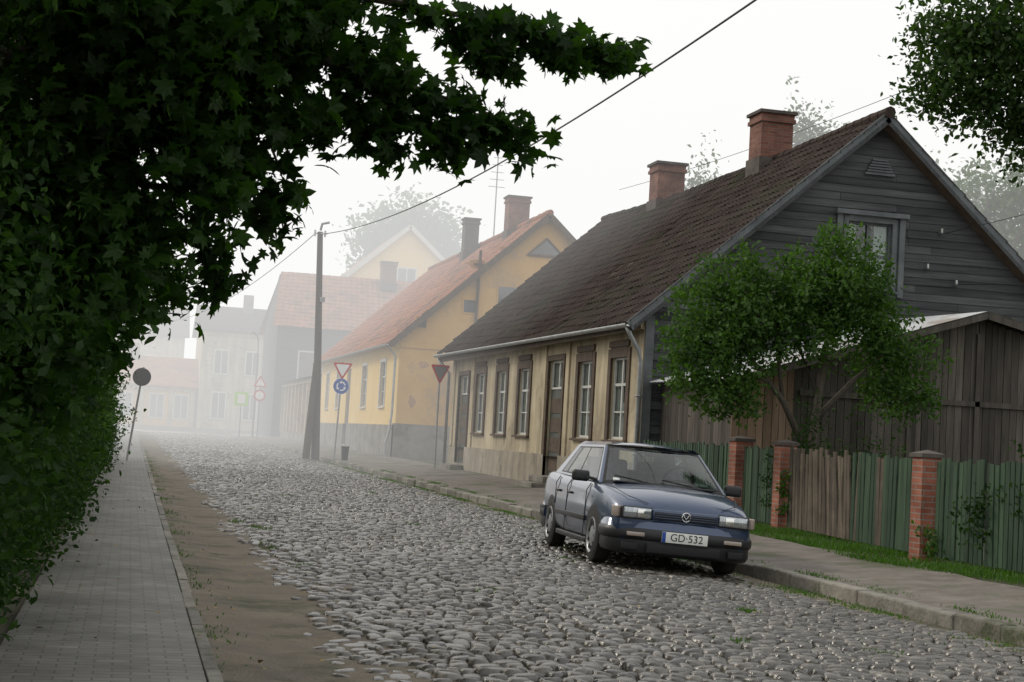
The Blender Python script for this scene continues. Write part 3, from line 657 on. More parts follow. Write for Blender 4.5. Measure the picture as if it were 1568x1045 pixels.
while y<50:
    k=max(.4,min(1,16/y));nr=-.14 if y<15 else 0
    for (dx,zc,rr,n) in ((-1.0,.45,(.48,.6,.55),2100),(-1.05,1.2,(.58,.6,.65),2300),(-1.1,2.1,(.68,.7,.7),1900),(-1.7,3.0,(1.0,1.0,1.0),1200)):
        if y>36: zc*=.8
        L.append(clump((dx+nr+random.uniform(-.24,.24),y+random.uniform(-.3,.3),zc+random.uniform(-.25,.25)),rr,int(n*k),.09,12,.45))
    L.append(spray([(-.9+nr,y,1.2),(-.6+nr,y+.2,random.uniform(1,2)),(-.35+nr+random.uniform(-.1,.15),y+.3,random.uniform(.5,1.9))],70,.07,.05))
    y+=1.2
hl=np.concatenate(L);hl=hl[(hl[:,2]>.02)&(hl[:,0]<.2)]
leaves("hedge",hl,.064,[m_hedge],None,'oval',(.9,.5))
leaves("roadside_bush",np.concatenate([clump((-.85,26,.9),(.5,1.0,.9),2200,.1),clump((-.75,30,1.3),(.55,1.0,.9),2000,.1),clump((-.8,22.5,.6),(.4,.8,.6),1200,.1),clump((-.7,36,1.5),(.6,1.2,1.2),1800,.1)]),.075,[m_lilac],None,'oval',(.9,.5))
ST=empty("street_tree")
L=[]
for c,r,n in (((-.3,20,3.7),(.85,1.2,.8),1900),((-1.5,19,4.5),(1.5,2,1.6),2500),((.3,21,3.2),(.55,.7,.5),750),((-.5,16,2.5),(.5,.8,.6),800),((-.9,25,3.2),(1.0,1.5,1.2),1200),
              ((-1.8,28,5.5),(1.8,2.5,2.5),2200),((-2.5,35,6),(2,3,3),2200),((-1.2,34,3.0),(.9,2,1.3),1300),((-2,22,7),(2,2,1.5),1500),((-2.5,14,5),(1.3,2,2.5),1800),((-3.5,18,3),(1.5,8,3),3500),((-4.5,32,3),(2,8,4),3500),((-.85,45,1.6),(.75,1.5,1.6),1400)):
    L.append(clump(c,r,n,.16,12,.5))
leaves("foliage",np.concatenate(L),.11,[m_hedge],ST,'oval',(1.0,.5))
mb=MB();mb.tube([(-2.2,21,-.1),(-2.1,21,2.5),(-1.8,21,5),(-1.8,21,8)],[.2,.16,.12,.05],10)
mb.tube([(-2.1,21,2.5),(-1,20.5,3.2),(-.1,20.3,3.5)],[.08,.05,.01],6);mb.tube([(-1.8,21,4),(-2,27,5.5)],[.1,.03],6)
mb.build("trunk_and_limbs",[m_bark],ST,True)
LT=empty("lilac_tree");L=[]
for c,r,n in (((9.55,24.6,3.85),(.85,.9,.85),4200),((9.05,24.4,3.0),(.75,.8,.8),3600),((10.1,24.6,3.4),(.8,.9,.7),3000),((10.55,24.6,4.05),(.6,.8,.6),2200),((11.5,24.6,4.4),(.95,.9,.75),4600),((12.0,24.6,3.8),(.85,.9,.65),3000),((11.0,24.6,3.8),(.7,.8,.5),1800),
              ((12.7,24.8,3.15),(.85,.9,.65),2900),((12.9,24.8,2.5),(.75,.8,.45),1500),((9.6,24.4,2.35),(.75,.7,.5),2000),((11.0,24.3,3.2),(.6,.5,.35),600),((10.7,24.6,4.65),(.2,.3,.25),140),((11.5,24.6,5.05),(.35,.4,.3),420),((9.9,24.5,4.5),(.3,.4,.3),350),((12.3,24.6,4.5),(.3,.4,.3),350)):
    L.append(clump(c,r,n,.08,12,.45))
leaves("foliage",np.concatenate(L),.085,[m_lilac],LT,'oval',(1.0,.5))
mb=MB()
for pts,r in (([(11.1,24.5,.1),(11.15,24.5,1.4),(11.25,24.5,2.4),(11.4,24.6,3.3),(11.5,24.6,4.6)],[.10,.085,.07,.05,.015]),([(11.15,24.5,1.3),(10.6,24.5,2.3),(10.0,24.6,3.0),(9.5,24.6,3.9)],[.07,.055,.04,.01]),
              ([(11.2,24.5,2.0),(11.9,24.6,2.7),(12.5,24.7,3.2)],[.06,.04,.01]),([(10.6,24.5,2.3),(10.5,24.6,3.2),(10.5,24.6,4.1)],[.04,.03,.01]),([(10.3,24.5,2.6),(9.6,24.5,2.8),(9.1,24.4,3.1)],[.03,.02,.008]),([(11.25,24.5,2.4),(10.9,24.6,3.2),(11.0,24.6,3.9)],[.04,.03,.01])):
    mb.tube(pts,r,7)
mb.build("trunk_and_limbs",[m_bark],LT,True)
B=empty("juniper_shrub");leaves("foliage",np.concatenate([clump((10.75,23.8,1.25),(.28,.28,1.15),1800,.06,12,.5),clump((10.9,24.6,.9),(.4,.4,.8),900,.07),clump((10.1,23.75,1.0),(.12,.2,.4),300,.05)]),.055,[m_hedge],B,'quad')
B=empty("garden_hedge");leaves("foliage",np.concatenate([clump((10.6,15.5,1.05),(.5,2.4,.75),7500,.07,12,.4),clump((9.88,14.6,1.1),(.12,1.6,.5),900,.06),clump((9.86,16.9,.8),(.06,.6,.55),260,.06)]),.065,[m_hedge],B,'oval')
B=empty("climbing_plant");leaves("foliage",np.concatenate([clump((9.9,17.9,.4),(.15,.3,.3),140,.06),clump((10.15,23.2,.8),(.12,.15,.5),200,.05),clump((12.8,26.4,1.2),(1.6,.4,1.0),1800,.1)]),.07,[m_lilac],B,'oval')
RT=empty("linden_tree");L=[]
for c,r,n in (((12.6,20,8.4),(1.9,1.8,1.6),9000),((11.3,20,7.5),(.95,1,.8),3200),((10.85,20,6.75),(.5,.7,.55),1300),((11.6,20,6.6),(.6,.7,.5),1400),((12.2,20,6.3),(.55,.6,.5),1200),((13.5,20,7),(1.3,1.4,1.3),3600),((12.1,20,5.9),(.25,.4,.35),200),((12.4,20,7.2),(.9,1,.7),2200)):
    L.append(clump(c,r,n,.12,12,.5))
leaves("foliage",np.concatenate(L),.10,[m_rt],RT,'oval',(1.0,.5))
mb=MB();mb.tube([(14.5,20.5,0),(14.4,20.5,3),(14,20.3,6),(13.5,20.2,9)],[.25,.22,.17,.06],10);mb.tube([(14.1,20.3,5.5),(12.9,20,6.8),(11.6,20,7.2),(11,20,7)],[.1,.06,.03,.008],6);mb.tube([(12.9,20,6.8),(12.2,20,6.3)],[.03,.008],5)
mb.build("trunk_and_limbs",[m_bark],RT,True)
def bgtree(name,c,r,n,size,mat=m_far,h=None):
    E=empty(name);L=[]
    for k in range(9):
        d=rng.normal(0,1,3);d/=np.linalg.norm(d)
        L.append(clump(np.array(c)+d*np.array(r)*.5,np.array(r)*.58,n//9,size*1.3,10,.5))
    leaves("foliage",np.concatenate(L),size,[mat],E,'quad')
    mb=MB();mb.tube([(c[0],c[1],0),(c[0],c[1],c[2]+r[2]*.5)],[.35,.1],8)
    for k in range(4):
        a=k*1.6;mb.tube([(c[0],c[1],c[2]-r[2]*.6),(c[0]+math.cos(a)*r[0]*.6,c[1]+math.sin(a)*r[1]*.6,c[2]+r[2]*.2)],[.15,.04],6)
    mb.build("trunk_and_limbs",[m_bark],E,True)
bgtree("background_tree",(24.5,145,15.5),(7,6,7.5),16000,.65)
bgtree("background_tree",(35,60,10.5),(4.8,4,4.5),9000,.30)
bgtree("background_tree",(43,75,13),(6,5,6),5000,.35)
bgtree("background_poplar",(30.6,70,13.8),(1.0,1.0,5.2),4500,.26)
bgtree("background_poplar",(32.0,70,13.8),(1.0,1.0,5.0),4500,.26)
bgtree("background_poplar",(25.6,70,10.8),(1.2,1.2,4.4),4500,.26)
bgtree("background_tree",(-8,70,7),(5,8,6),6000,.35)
bgtree("background_tree",(-10,100,8),(5,8,7),5000,.4)
def blades(name,X,Y,h,parent=None):
    n=len(X);Z=prof(X)+rise(Y);a=rng.uniform(0,2*np.pi,n);w=.005+.004*rng.random(n);hh=h*rng.uniform(.4,1.2,n);l=rng.normal(0,.35,(n,2))*hh[:,None]
    b=np.stack([X,Y,Z-.01],-1);d=np.stack([np.cos(a)*w,np.sin(a)*w,np.zeros(n)],-1)
    m=b+np.c_[l*.35,hh*.6];t=b+np.c_[l,hh]
    V=np.stack([b-d,b+d,m+d*.7,m-d*.7,t],1);q=np.array([[0,1,2],[0,2,3],[3,2,4]])
    F=(q[None]+(np.arange(n)*5)[:,None,None]).reshape(-1,3)
    return npmesh(name,V,F,[m_grass],parent)
n=34000
Y=rng.uniform(11,30.5,n);X=rng.uniform(9.3,10.4,n)-.15*np.sin(Y*1.1)
k=(rng.random(n)<.55+.45*np.sin(X*5+Y*1.7))
X,Y=X[k],Y[k]
n2=24000;Y2=rng.uniform(9,60,n2);X2=7.52-np.abs(rng.normal(0,.28,n2));k2=np.sin(Y2*1.3)+np.sin(Y2*3.1+1)+rng.normal(0,.9,n2)>.3;X2,Y2=X2[k2],Y2[k2]
n3=3500;Y3=rng.uniform(8,60,n3);X3=.60+np.abs(rng.normal(0,.10,n3));k3=np.sin(Y3*1.9)+np.sin(Y3*4.1+1)+rng.normal(0,.9,n3)>.8;X3,Y3=X3[k3],Y3[k3]
n5=8000;Y5=rng.uniform(10,50,n5);X5=7.78+np.abs(rng.normal(0,.09,n5));k5=np.sin(Y5*1.6)+np.sin(Y5*3.7+2)+rng.normal(0,.8,n5)>.4;X5,Y5=X5[k5],Y5[k5]
cxs=rng.uniform(1.2,7,26);cys=rng.uniform(10,34,26);cxs[0],cys[0]=1.9,21.5;cxs[1],cys[1]=1.75,21.9
X6=np.repeat(cxs,50)+rng.normal(0,.06,26*50);Y6=np.repeat(cys,50)+rng.normal(0,.07,26*50)
H_=np.concatenate([np.full(len(X),.085),np.full(len(X2),.04),np.full(len(X3),.03),np.full(len(X5),.045),np.full(len(X6),.05)])
blades("grass",np.concatenate([X,X2,X3,X5,X6]),np.concatenate([Y,Y2,Y3,Y5,Y6]),H_)
n=300;X=rng.uniform(-.5,9.4,n);Y=rng.uniform(9,32,n);X[:150]=rng.uniform(-.55,1.6,150)
k=~((X>5.2)&(X<8)&(Y>16.5)&(Y<22));X,Y=X[k],Y[k]
leaves("fallen_leaves",np.stack([X,Y,prof(X)+rise(Y)+.03],-1),.045,[M("dry_leaf",(.16,.10,.04),(.26,.19,.07),.9,20,island=.5)],None,'oval',(.15,.15))
# ------------------------------------------------------------------ pole, wires, signs
m_pole=M("pole_wood",(.065,.056,.047),(.115,.10,.088),.9,4,.5,20,stretch=(3,3,.4))
m_galv=M("galvanised_steel",(.22,.225,.23),(.32,.32,.33),.5,5,metal=.4)
m_red=M("sign_red",(.45,.02,.02),rough=.4);m_blue=M("sign_blue",(.01,.06,.32),rough=.4);m_sw=M("sign_white",(.72,.72,.7),rough=.4)
UP=empty("utility_pole");mb=MB()
mb.tube([(7.2,62,-.1),(7.05,62,3.8),(6.81,62,9.1)],[.17,.15,.11],12)
mb.tube([(6.78,61.7,-.1),(6.98,61.8,3.9)],[.15,.12],10)
mb.tube([(7.05,61.6,9.0),(6.6,62.2,9.05)],.03,6,1)
for x,yy in ((6.6,61.9),(7.0,61.9)): mb.tube([(x,yy,8.9),(x,yy,9.15)],.04,8,2)
mb.tube([(6.81,61.9,9.15),(6.85,61.8,9.4),(7.1,61.6,9.45)],.05,8,1)
mb.box(6.95,7.15,61.78,61.84,6.3,6.5,1)
mb.build("pole",[m_pole,m_galv,m_white],UP)
def cable(name,a,b,sag,r=.012,n=28):
    a=np.array(a);b=np.array(b);pts=[]
    for i in range(n+1):
        t=i/n;p=a*(1-t)+b*t;p[2]-=4*sag*t*(1-t);pts.append(tuple(p))
    mb=MB();mb.tube(pts,r,5);mb.build(name,[m_black],None,True)
cable("overhead_cable",(6.85,61.9,9.0),(8.6,-6,9.4),1.75,.017,60)
cable("overhead_cable",(6.6,61.9,9.0),(1.2,112,8.0),1.0,.016)
cable("overhead_cable",(15.4,50,9.9),(19,18,11.3),.5,.008)
cable("overhead_cable",(17.0,30.9,6.4),(22,12,9.5),.4,.008)
cable("overhead_cable",(17.3,30.9,5.3),(21,18,6.0),.4,.008)
def disc(mb,c,r,y,th=.01,n=28,mi=0):
    vs=[];
    for yy in (y,y+th):
        for k in range(n):
            a=2*math.pi*k/n;vs.append((c[0]+r*math.cos(a),yy,c[1]+r*math.sin(a)))
    fs=[tuple(range(n)),tuple(range(2*n-1,n-1,-1))]+[(k,n+k,n+(k+1)%n,(k+1)%n) for k in range(n)]
    mb.add(vs,fs,mi)
def tri(mb,c,s,y,th=.01,mi=0,up=False):
    h=s*.866;sg=-1 if not up else 1
    P=[]
    cor=[(-s/2,-sg*h/3),(s/2,-sg*h/3),(0,sg*2*h/3)]
    for i,(px_,pz_) in enumerate(cor):
        for j in (cor[(i-1)%3],cor[(i+1)%3]):
            P.append((px_*.93+j[0]*.07,pz_*.93+j[1]*.07))
    vs=[(c[0]+p[0],yy,c[1]+p[1]) for yy in (y,y+th) for p in P];n=6
    mb.add(vs,[tuple(range(n)),tuple(range(2*n-1,n-1,-1))]+[(k,n+k,n+(k+1)%n,(k+1)%n) for k in range(n)],mi)
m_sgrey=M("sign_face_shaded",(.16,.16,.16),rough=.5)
def giveway(name,X,Y,zt,lean,rnd=False,s=.72,rz=0,face=None):
    E=empty(name,(X,Y,gz(X,Y)));mb=MB()
    mb.tube([(0,.04,-.1),(lean,.04,zt+.25)],.032,8,0)
    l=lean*zt/(zt+.25)
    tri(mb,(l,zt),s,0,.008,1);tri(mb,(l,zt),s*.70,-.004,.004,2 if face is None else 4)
    if rnd:
        l2=l*.85;disc(mb,(l2,zt-.68),.31,0,.008,mi=2);disc(mb,(l2,zt-.68),.295,-.004,.004,mi=3)
        for q in range(3):
            a0=q*2.094+.3
            vs=[];fs=[]
            for k in range(7):
                a=a0+1.25*k/6
                for r in (.13,.185): vs.append((l2+r*math.cos(a),-.009,zt-.68+r*math.sin(a)))
            fs=[(2*k,2*k+1,2*k+3,2*k+2) for k in range(6)]
            a=a0+1.25
            n0=len(vs)
            vs+=[(l2+.09*math.cos(a),-.009,zt-.68+.09*math.sin(a)),(l2+.225*math.cos(a),-.009,zt-.68+.225*math.sin(a)),(l2+.157*math.cos(a+.55),-.009,zt-.68+.157*math.sin(a+.55))]
            fs.append((n0,n0+1,n0+2));mb.add(vs,fs,2)
    o=mb.build("sign",[m_galv,m_red,m_sw,m_blue,m_sgrey],E);E.rotation_euler=(0,0,rz)
giveway("give_way_sign",7.68,60,3.5,.12,True,.78)
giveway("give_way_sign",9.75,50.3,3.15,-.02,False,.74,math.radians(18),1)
E=empty("round_traffic_sign",(-.02,46,gz(0,46)));mb=MB();mb.tube([(0,.03,-.1),(.30,.03,2.7)],.03,8,0);disc(mb,(.27,2.42),.25,-.03,.01,mi=1);disc(mb,(.27,2.42),.26,-.02,.01,mi=0);mb.build("sign",[m_galv,M("sign_back",(.07,.07,.07),rough=.6)],E)
E=empty("pedestrian_sign",(7.0,104,gz(7,104)));mb=MB();mb.tube([(0,.03,-.1),(0,.03,3.2)],.04,8,0);mb.box(-.45,.45,-.01,.01,2.2,3.1,1);mb.box(-.25,.25,-.02,-.012,2.35,2.95,2);mb.build("sign",[m_galv,M("sign_lime",(.3,.6,.05),rough=.5),m_sw],E)
E=empty("warning_sign",(8.0,102,gz(8,102)));mb=MB();mb.tube([(0,.03,-.1),(0,.03,4)],.04,8,0);tri(mb,(0,3.6),.9,0,.01,1,True);tri(mb,(0,3.6),.6,-.006,.005,2,True);disc(mb,(0,2.8),.38,0,.01,mi=1);disc(mb,(0,2.8),.27,-.006,.005,mi=2);mb.build("sign",[m_galv,m_red,m_sw],E)
E=empty("street_lamp",(8.0,106,gz(8,106)));mb=MB();mb.tube([(0,0,-.1),(0,0,6.4),(-.1,-.2,6.8),(-.5,-1.2,6.95)],[.08,.05,.04,.035],8,0);mb.box(-.7,-.35,-1.7,-1.1,6.88,7.02,0);mb.build("lamp",[m_galv],E)
E=empty("litter_bin",(7.95,59.0,gz(7.95,59)));mb=MB();mb.tube([(0,0,0),(0,0,.5)],[.12,.15],12,0);mb.tube([(0,0,.5),(0,0,.53)],.165,12,0);mb.build("bin",[m_black],E)
# ------------------------------------------------------------------ car
CAR=empty("parked_car")
m_paint=M("car_paint",(.018,.042,.10),rough=.34,metal=.45,spec=.7,coat=1.0)
m_rub=M("black_rubber",(.012,.012,.013),rough=.6);m_plast=M("black_plastic",(.02,.02,.022),rough=.45)
m_tyre=M("tyre",(.014,.014,.014),(.03,.028,.026),.85,8);m_rim=M("hubcap",(.22,.23,.24),(.32,.33,.34),.4,6,metal=.5)
m_cgl=Mglass("car_glass",(.74,.80,.80),1.75);m_lamp=M("headlamp_glass",(.25,.28,.30),(.55,.58,.60),.06,26,metal=.7,spec=.9,stretch=(1,3,.3))
m_int=M("car_interior",(.05,.05,.055),(.08,.08,.085),.9,10);m_seat=M("seat_cloth",(.14,.14,.15),(.2,.2,.21),.95,12)
m_chr=M("chrome",(.7,.7,.7),rough=.12,metal=1.0);m_amb=M("indicator_lens",(.34,.28,.24),rough=.1,spec=.8)
st=[(-2.16,.70,.86,.86,.40),(-2.12,.76,.93,.93,.30),(-2.0,.81,.965,.975,.24),(-1.7,.835,.955,.985,.21),(-1.24,.845,.935,.96,.20),(-.6,.85,.925,.95,.20),(0,.85,.915,.94,.20),(.6,.85,.905,.935,.20),(1.0,.848,.895,.94,.20),(1.24,.845,.875,.945,.20),(1.5,.835,.845,.92,.20),(1.75,.82,.795,.875,.21),(1.92,.795,.745,.815,.22),(2.02,.76,.70,.75,.25),(2.06,.72,.655,.69,.30)]
R_=[]
for (x,w,ze,zc,zb) in st:
    half=[(0,zb),(w-.16,zb),(w-.045,zb+.05),(w-.008,zb+.16),(w,zb+.42*(ze-zb)+.03),(w-.004,zb+.72*(ze-zb)),(w-.03,ze-.05),(w-.085,ze),(w-.22,ze+(zc-ze)*.45),(w*.35,zc-.006),(0,zc)]
    ring=[(x,y,z) for y,z in half]+[(x,-y,z) for y,z in half[-2:0:-1]]
    R_.append(ring)
n=len(R_[0]);V=[p for r in R_ for p in r];F=[]
for i in range(len(R_)-1):
    for k in range(n): F.append((i*n+k,(i+1)*n+k,(i+1)*n+(k+1)%n,i*n+(k+1)%n))
F.append(tuple(range(n)));F.append(tuple(range(len(R_)*n-1,(len(R_)-1)*n-1,-1)))
me=bpy.data.meshes.new("bodytmp");me.from_pydata(V,[],F);me.update()
bo=bpy.data.objects.new("bodytmp",me);COL.objects.link(bo)
ss=bo.modifiers.new("s","SUBSURF");ss.levels=2;ss.render_levels=2
cut=[]
for ax in (1.24,-1.24):
    for s in (-1,1):
        mb=MB();mb.tube([(ax,s*.5,.30),(ax,s*1.0,.30)],.355,40);c=mb.build("cut",[m_plast]);cut.append(c)
        b=bo.modifiers.new("b","BOOLEAN");b.operation='DIFFERENCE';b.object=c;b.solver='EXACT'
bpy.context.view_layer.update();dg=bpy.context.evaluated_depsgraph_get()
me2=bpy.data.meshes.new_from_object(bo.evaluated_get(dg))
for c in cut: bpy.data.objects.remove(c)
bpy.data.objects.remove(bo)
me2.materials.clear();me2.materials.append(m_paint);me2.materials.append(m_plast);me2.materials.append(m_int)
for p in me2.polygons:
    c=p.center;nn=p.normal;mi=0
    d=min(math.hypot(c.x-1.24,c.z-.3),math.hypot(c.x+1.24,c.z-.3))
    if d<.352: mi=1
    if d<.37 and abs(nn.y)<.3 and abs(c.y)<.86 and (nn.x*(c.x-(1.24 if c.x>0 else -1.24))+nn.z*(c.z-.3))<0: mi=1
    if c.z<.27: mi=1
    if -1.52<c.x<1.0 and abs(c.y)<.66 and c.z>.8: mi=2
    p.material_index=mi;p.use_smooth=mi==0
o=mkobj("body",me2,CAR)
try: me2.set_sharp_from_angle(angle=math.radians(40))
except Exception: pass
def patch(mb,p00,p10,p11,p01,us,vs_,fm,bulge=(0,0,0),sub=1,flip=False):
    p00,p10,p11,p01=[Vector(p) for p in (p00,p10,p11,p01)];bulge=Vector(bulge)
    def refine(a):
        o=[]
        for i in range(len(a)-1):
            for k in range(sub): o.append(a[i]+(a[i+1]-a[i])*k/sub)
        return o+[a[-1]]
    U=refine(us);W=refine(vs_);vv=[]
    for v in W:
        for u in U:
            vv.append(p00*(1-u)*(1-v)+p10*u*(1-v)+p11*u*v+p01*(1-u)*v+bulge*(4*u*(1-u))*(.6+.4*4*v*(1-v)) )
    nu=len(U);base=len(mb.v);mb.v+=[tuple(p) for p in vv]
    for j in range(len(W)-1):
        for i in range(nu-1):
            m=fm((U[i]+U[i+1])/2,(W[j]+W[j+1])/2)
            f=(base+j*nu+i,base+j*nu+i+1,base+(j+1)*nu+i+1,base+(j+1)*nu+i)
            mb.f.append(f[::-1] if flip else f);mb.m.append(m)
mb=MB()
ZB=.90
for s in (1,-1):
    A0=(1.03,s*.765,ZB);A1=(.40,s*.585,1.345);C0=(-1.68,s*.735,.945);C1=(-1.17,s*.57,1.335)
    wins=((.055,.445),(.475,.735),(.765,.865))
    def fm(u,v):
        if .10<v<.90:
            for a,b in wins:
                if a+.0<u<b: return 2
        if .06<v<.94 and .035<u<.885: return 1
        return 0
    patch(mb,A0,C0,C1,A1,[0,.035,.055,.25,.445,.475,.6,.735,.765,.865,.885,1],[0,.06,.10,.5,.90,.94,1],fm,(0,0,0),1,flip=(s<0))
    patch(mb,A1,C1,(-1.15,s*.50,1.385),(.42,s*.50,1.39),[0,.5,1],[0,1],lambda u,v:0)
fw=lambda u,v: 2 if (.045<u<.955 and .07<v<.93) else 1
patch(mb,(1.03,-.765,ZB),(1.03,.765,ZB),(.40,.585,1.345),(.40,-.585,1.345),[0,.022,.045,.25,.5,.75,.955,.978,1],[0,.07,.5,.93,1],lambda u,v: 0 if (u<.022 or u>.978) else fw(u,v),(.15,0,.035),2)
patch(mb,(-1.68,.735,.945),(-1.68,-.735,.945),(-1.17,-.57,1.335),(-1.17,.57,1.335),[0,.08,.1,.5,.9,.92,1],[0,.1,.5,.9,1],lambda u,v: 2 if (.1<u<.9 and .1<v<.9) else (1 if (.08<u<.92 and .05<v<.95) else 0),(-.08,0,.03),2)
N_=14;base=len(mb.v)
for i in range(N_+1):
    t=i/N_
    for k in range(13):
        q=-1+2*k/12;e=1-abs(q)**2.6
        x0=.40+.15*(1-q*q);x1=-1.17-.08*(1-q*q)
        x=x0+(x1-x0)*t
        y=q*(.585+(.57-.585)*t)
        z=1.345-.01*t+ .062*e*(1 if 0<i<N_ else .57)+.018*math.sin(math.pi*t)*e
        mb.v.append((x,y,z))
for i in range(N_):
    for k in range(12):
        a=base+i*13+k;mb.f.append((a,a+13,a+14,a+1));mb.m.append(0)
o=mb.build("cabin",[m_paint,m_rub,m_cgl],CAR,True)
try: o.data.set_sharp_from_angle(angle=math.radians(35))
except Exception: pass
def rbox(name,b,mat,bev=.03,rot=None,loc=None,par=CAR,seg=3):
    mb=MB();mb.box(*b);o=mb.build(name,[mat],par,True);m=o.modifiers.new("b","BEVEL");m.width=bev;m.segments=seg
    if loc: o.location=loc
    if rot: o.rotation_euler=rot
    return o
rbox("dashboard",(.45,.95,-.66,.66,.80,.945),m_int,.05)
for s in (-.36,.36):
    rbox("seat_back",(-.07,.07,-.23,.23,-.3,.30),m_seat,.05,(0,math.radians(-14),0),(-.22,s,.90))
    rbox("headrest",(-.05,.05,-.13,.13,-.08,.09),m_seat,.04,(0,math.radians(-10),0),(-.33,s,1.24))
rbox("rear_seat",(-1.2,-1.02,-.58,.58,.75,1.08),m_seat,.06)
rbox("rear_headrest",(-1.2,-1.12,.2,.45,1.08,1.2),m_seat,.03);rbox("rear_headrest_b",(-1.2,-1.12,-.45,-.2,1.08,1.2),m_seat,.03)
mb=MB();pts=[]
for k in range(25):
    a=2*math.pi*k/24;pts.append((.38+.19*math.sin(a)*.42,.36+.19*math.cos(a),1.0+.19*math.sin(a)*.9))
mb.tube(pts,.015,6,0,False);mb.tube([(.38,.36,1.0),(.5,.36,.9)],.03,8);mb.tube([(.38,.17,1.0),(.38,.55,1.0)],.015,6);mb.build("steering_wheel",[m_rub],CAR,True)
rbox("rear_mirror",(.50,.53,-.1,.1,1.26,1.31),m_rub,.01)
rbox("windscreen_sticker",(-.002,.002,-.04,.04,-.025,.025),m_sw,.001,(0,math.radians(-52),0),(1.02,-.56,.955))
def sweep(name,path,profl,mat,mset=None):
    mb=MB();vv=[];k=len(profl)
    for i,p in enumerate(path):
        p=Vector((*p,0));a=Vector((*path[max(0,i-1)],0));b=Vector((*path[min(len(path)-1,i+1)],0))
        t=(b-a).normalized();nrm=Vector((t.y,-t.x,0))
        for (o_,z) in profl: vv.append(p+nrm*o_+Vector((0,0,z)))
    ff=[];mm=[]
    for i in range(len(path)-1):
        for j in range(k):
            ff.append((i*k+j,i*k+(j+1)%k,(i+1)*k+(j+1)%k,(i+1)*k+j));mm.append(0 if mset is None else mset[j])
    ff.append(tuple(range(k)));ff.append(tuple(range(len(path)*k-1,(len(path)-1)*k-1,-1)));mm+=[0,0]
    mb.v=[tuple(p) for p in vv];mb.f=ff;mb.m=mm
    o=mb.build(name,mat,CAR,True)
    try:o.data.set_sharp_from_angle(angle=math.radians(38))
    except Exception: pass
    return o
def fpath(x0,xf,w,c=.22,e=.06,dirn=1):
    pts=[(x0,-w)]
    pts.append((xf-c-.1,-w));
    for k in range(1,8):
        a=math.pi/2*k/8;pts.append((xf-e-c+c*math.sin(a),-w+c*(1-math.cos(a))))
    for k in range(9):
        q=-1+2*k/8;pts.append((xf-e*q*q,q*(w-c)))
    for k in range(7,0,-1):
        a=math.pi/2*k/8;pts.append((xf-e-c+c*math.sin(a),w-c*(1-math.cos(a))))
    pts+= [(xf-c-.1,w),(x0,w)]
    return [(x*dirn,y) for x,y in pts]
pr=[(-.10,.17),(-.01,.19),(.015,.24),(.012,.33),(.03,.345),(.04,.37),(.04,.42),(.03,.445),(.015,.46),(.005,.53),(-.02,.555),(-.10,.56)]
sweep("front_bumper",fpath(1.60,2.09,.815),pr,[m_paint,m_plast],[1,1,1,1,1,1,1,1,0,0,0,1])
pr2=[(-o_,z+.02) for o_,z in pr]
sweep("rear_bumper",fpath(1.62,2.15,.815,dirn=-1),pr2,[m_paint,m_plast],[1,1,1,1,1,1,1,1,0,0,0,1])
rbox("lower_intake",(2.095,2.122,-.42,.42,.205,.31),m_rub,.01)
for s in (-1,1):
    rbox("fog_recess",(2.07,2.105,s*.60-.09,s*.60+.09,.22,.30),m_rub,.01)
rbox("grille",(2.02,2.092,-.375,.375,.562,.685),m_paint,.015)
rbox("grille_opening",(2.085,2.0945,-.355,.355,.575,.655),m_rub,.006)
for k in range(3): rbox("grille_slat_%d"%k,(2.094,2.100,-.35,.35,.588+k*.024,.596+k*.024),m_paint,.002)
mb=MB();pts=[(2.108,.048*math.cos(2*math.pi*k/24),.625+.048*math.sin(2*math.pi*k/24)) for k in range(25)];mb.tube(pts,.006,6,0,False)
mb.tube([(2.108,-.033,.652),(2.108,0,.60),(2.108,.033,.652)],.005,5);mb.build("badge",[m_chr],CAR,True)
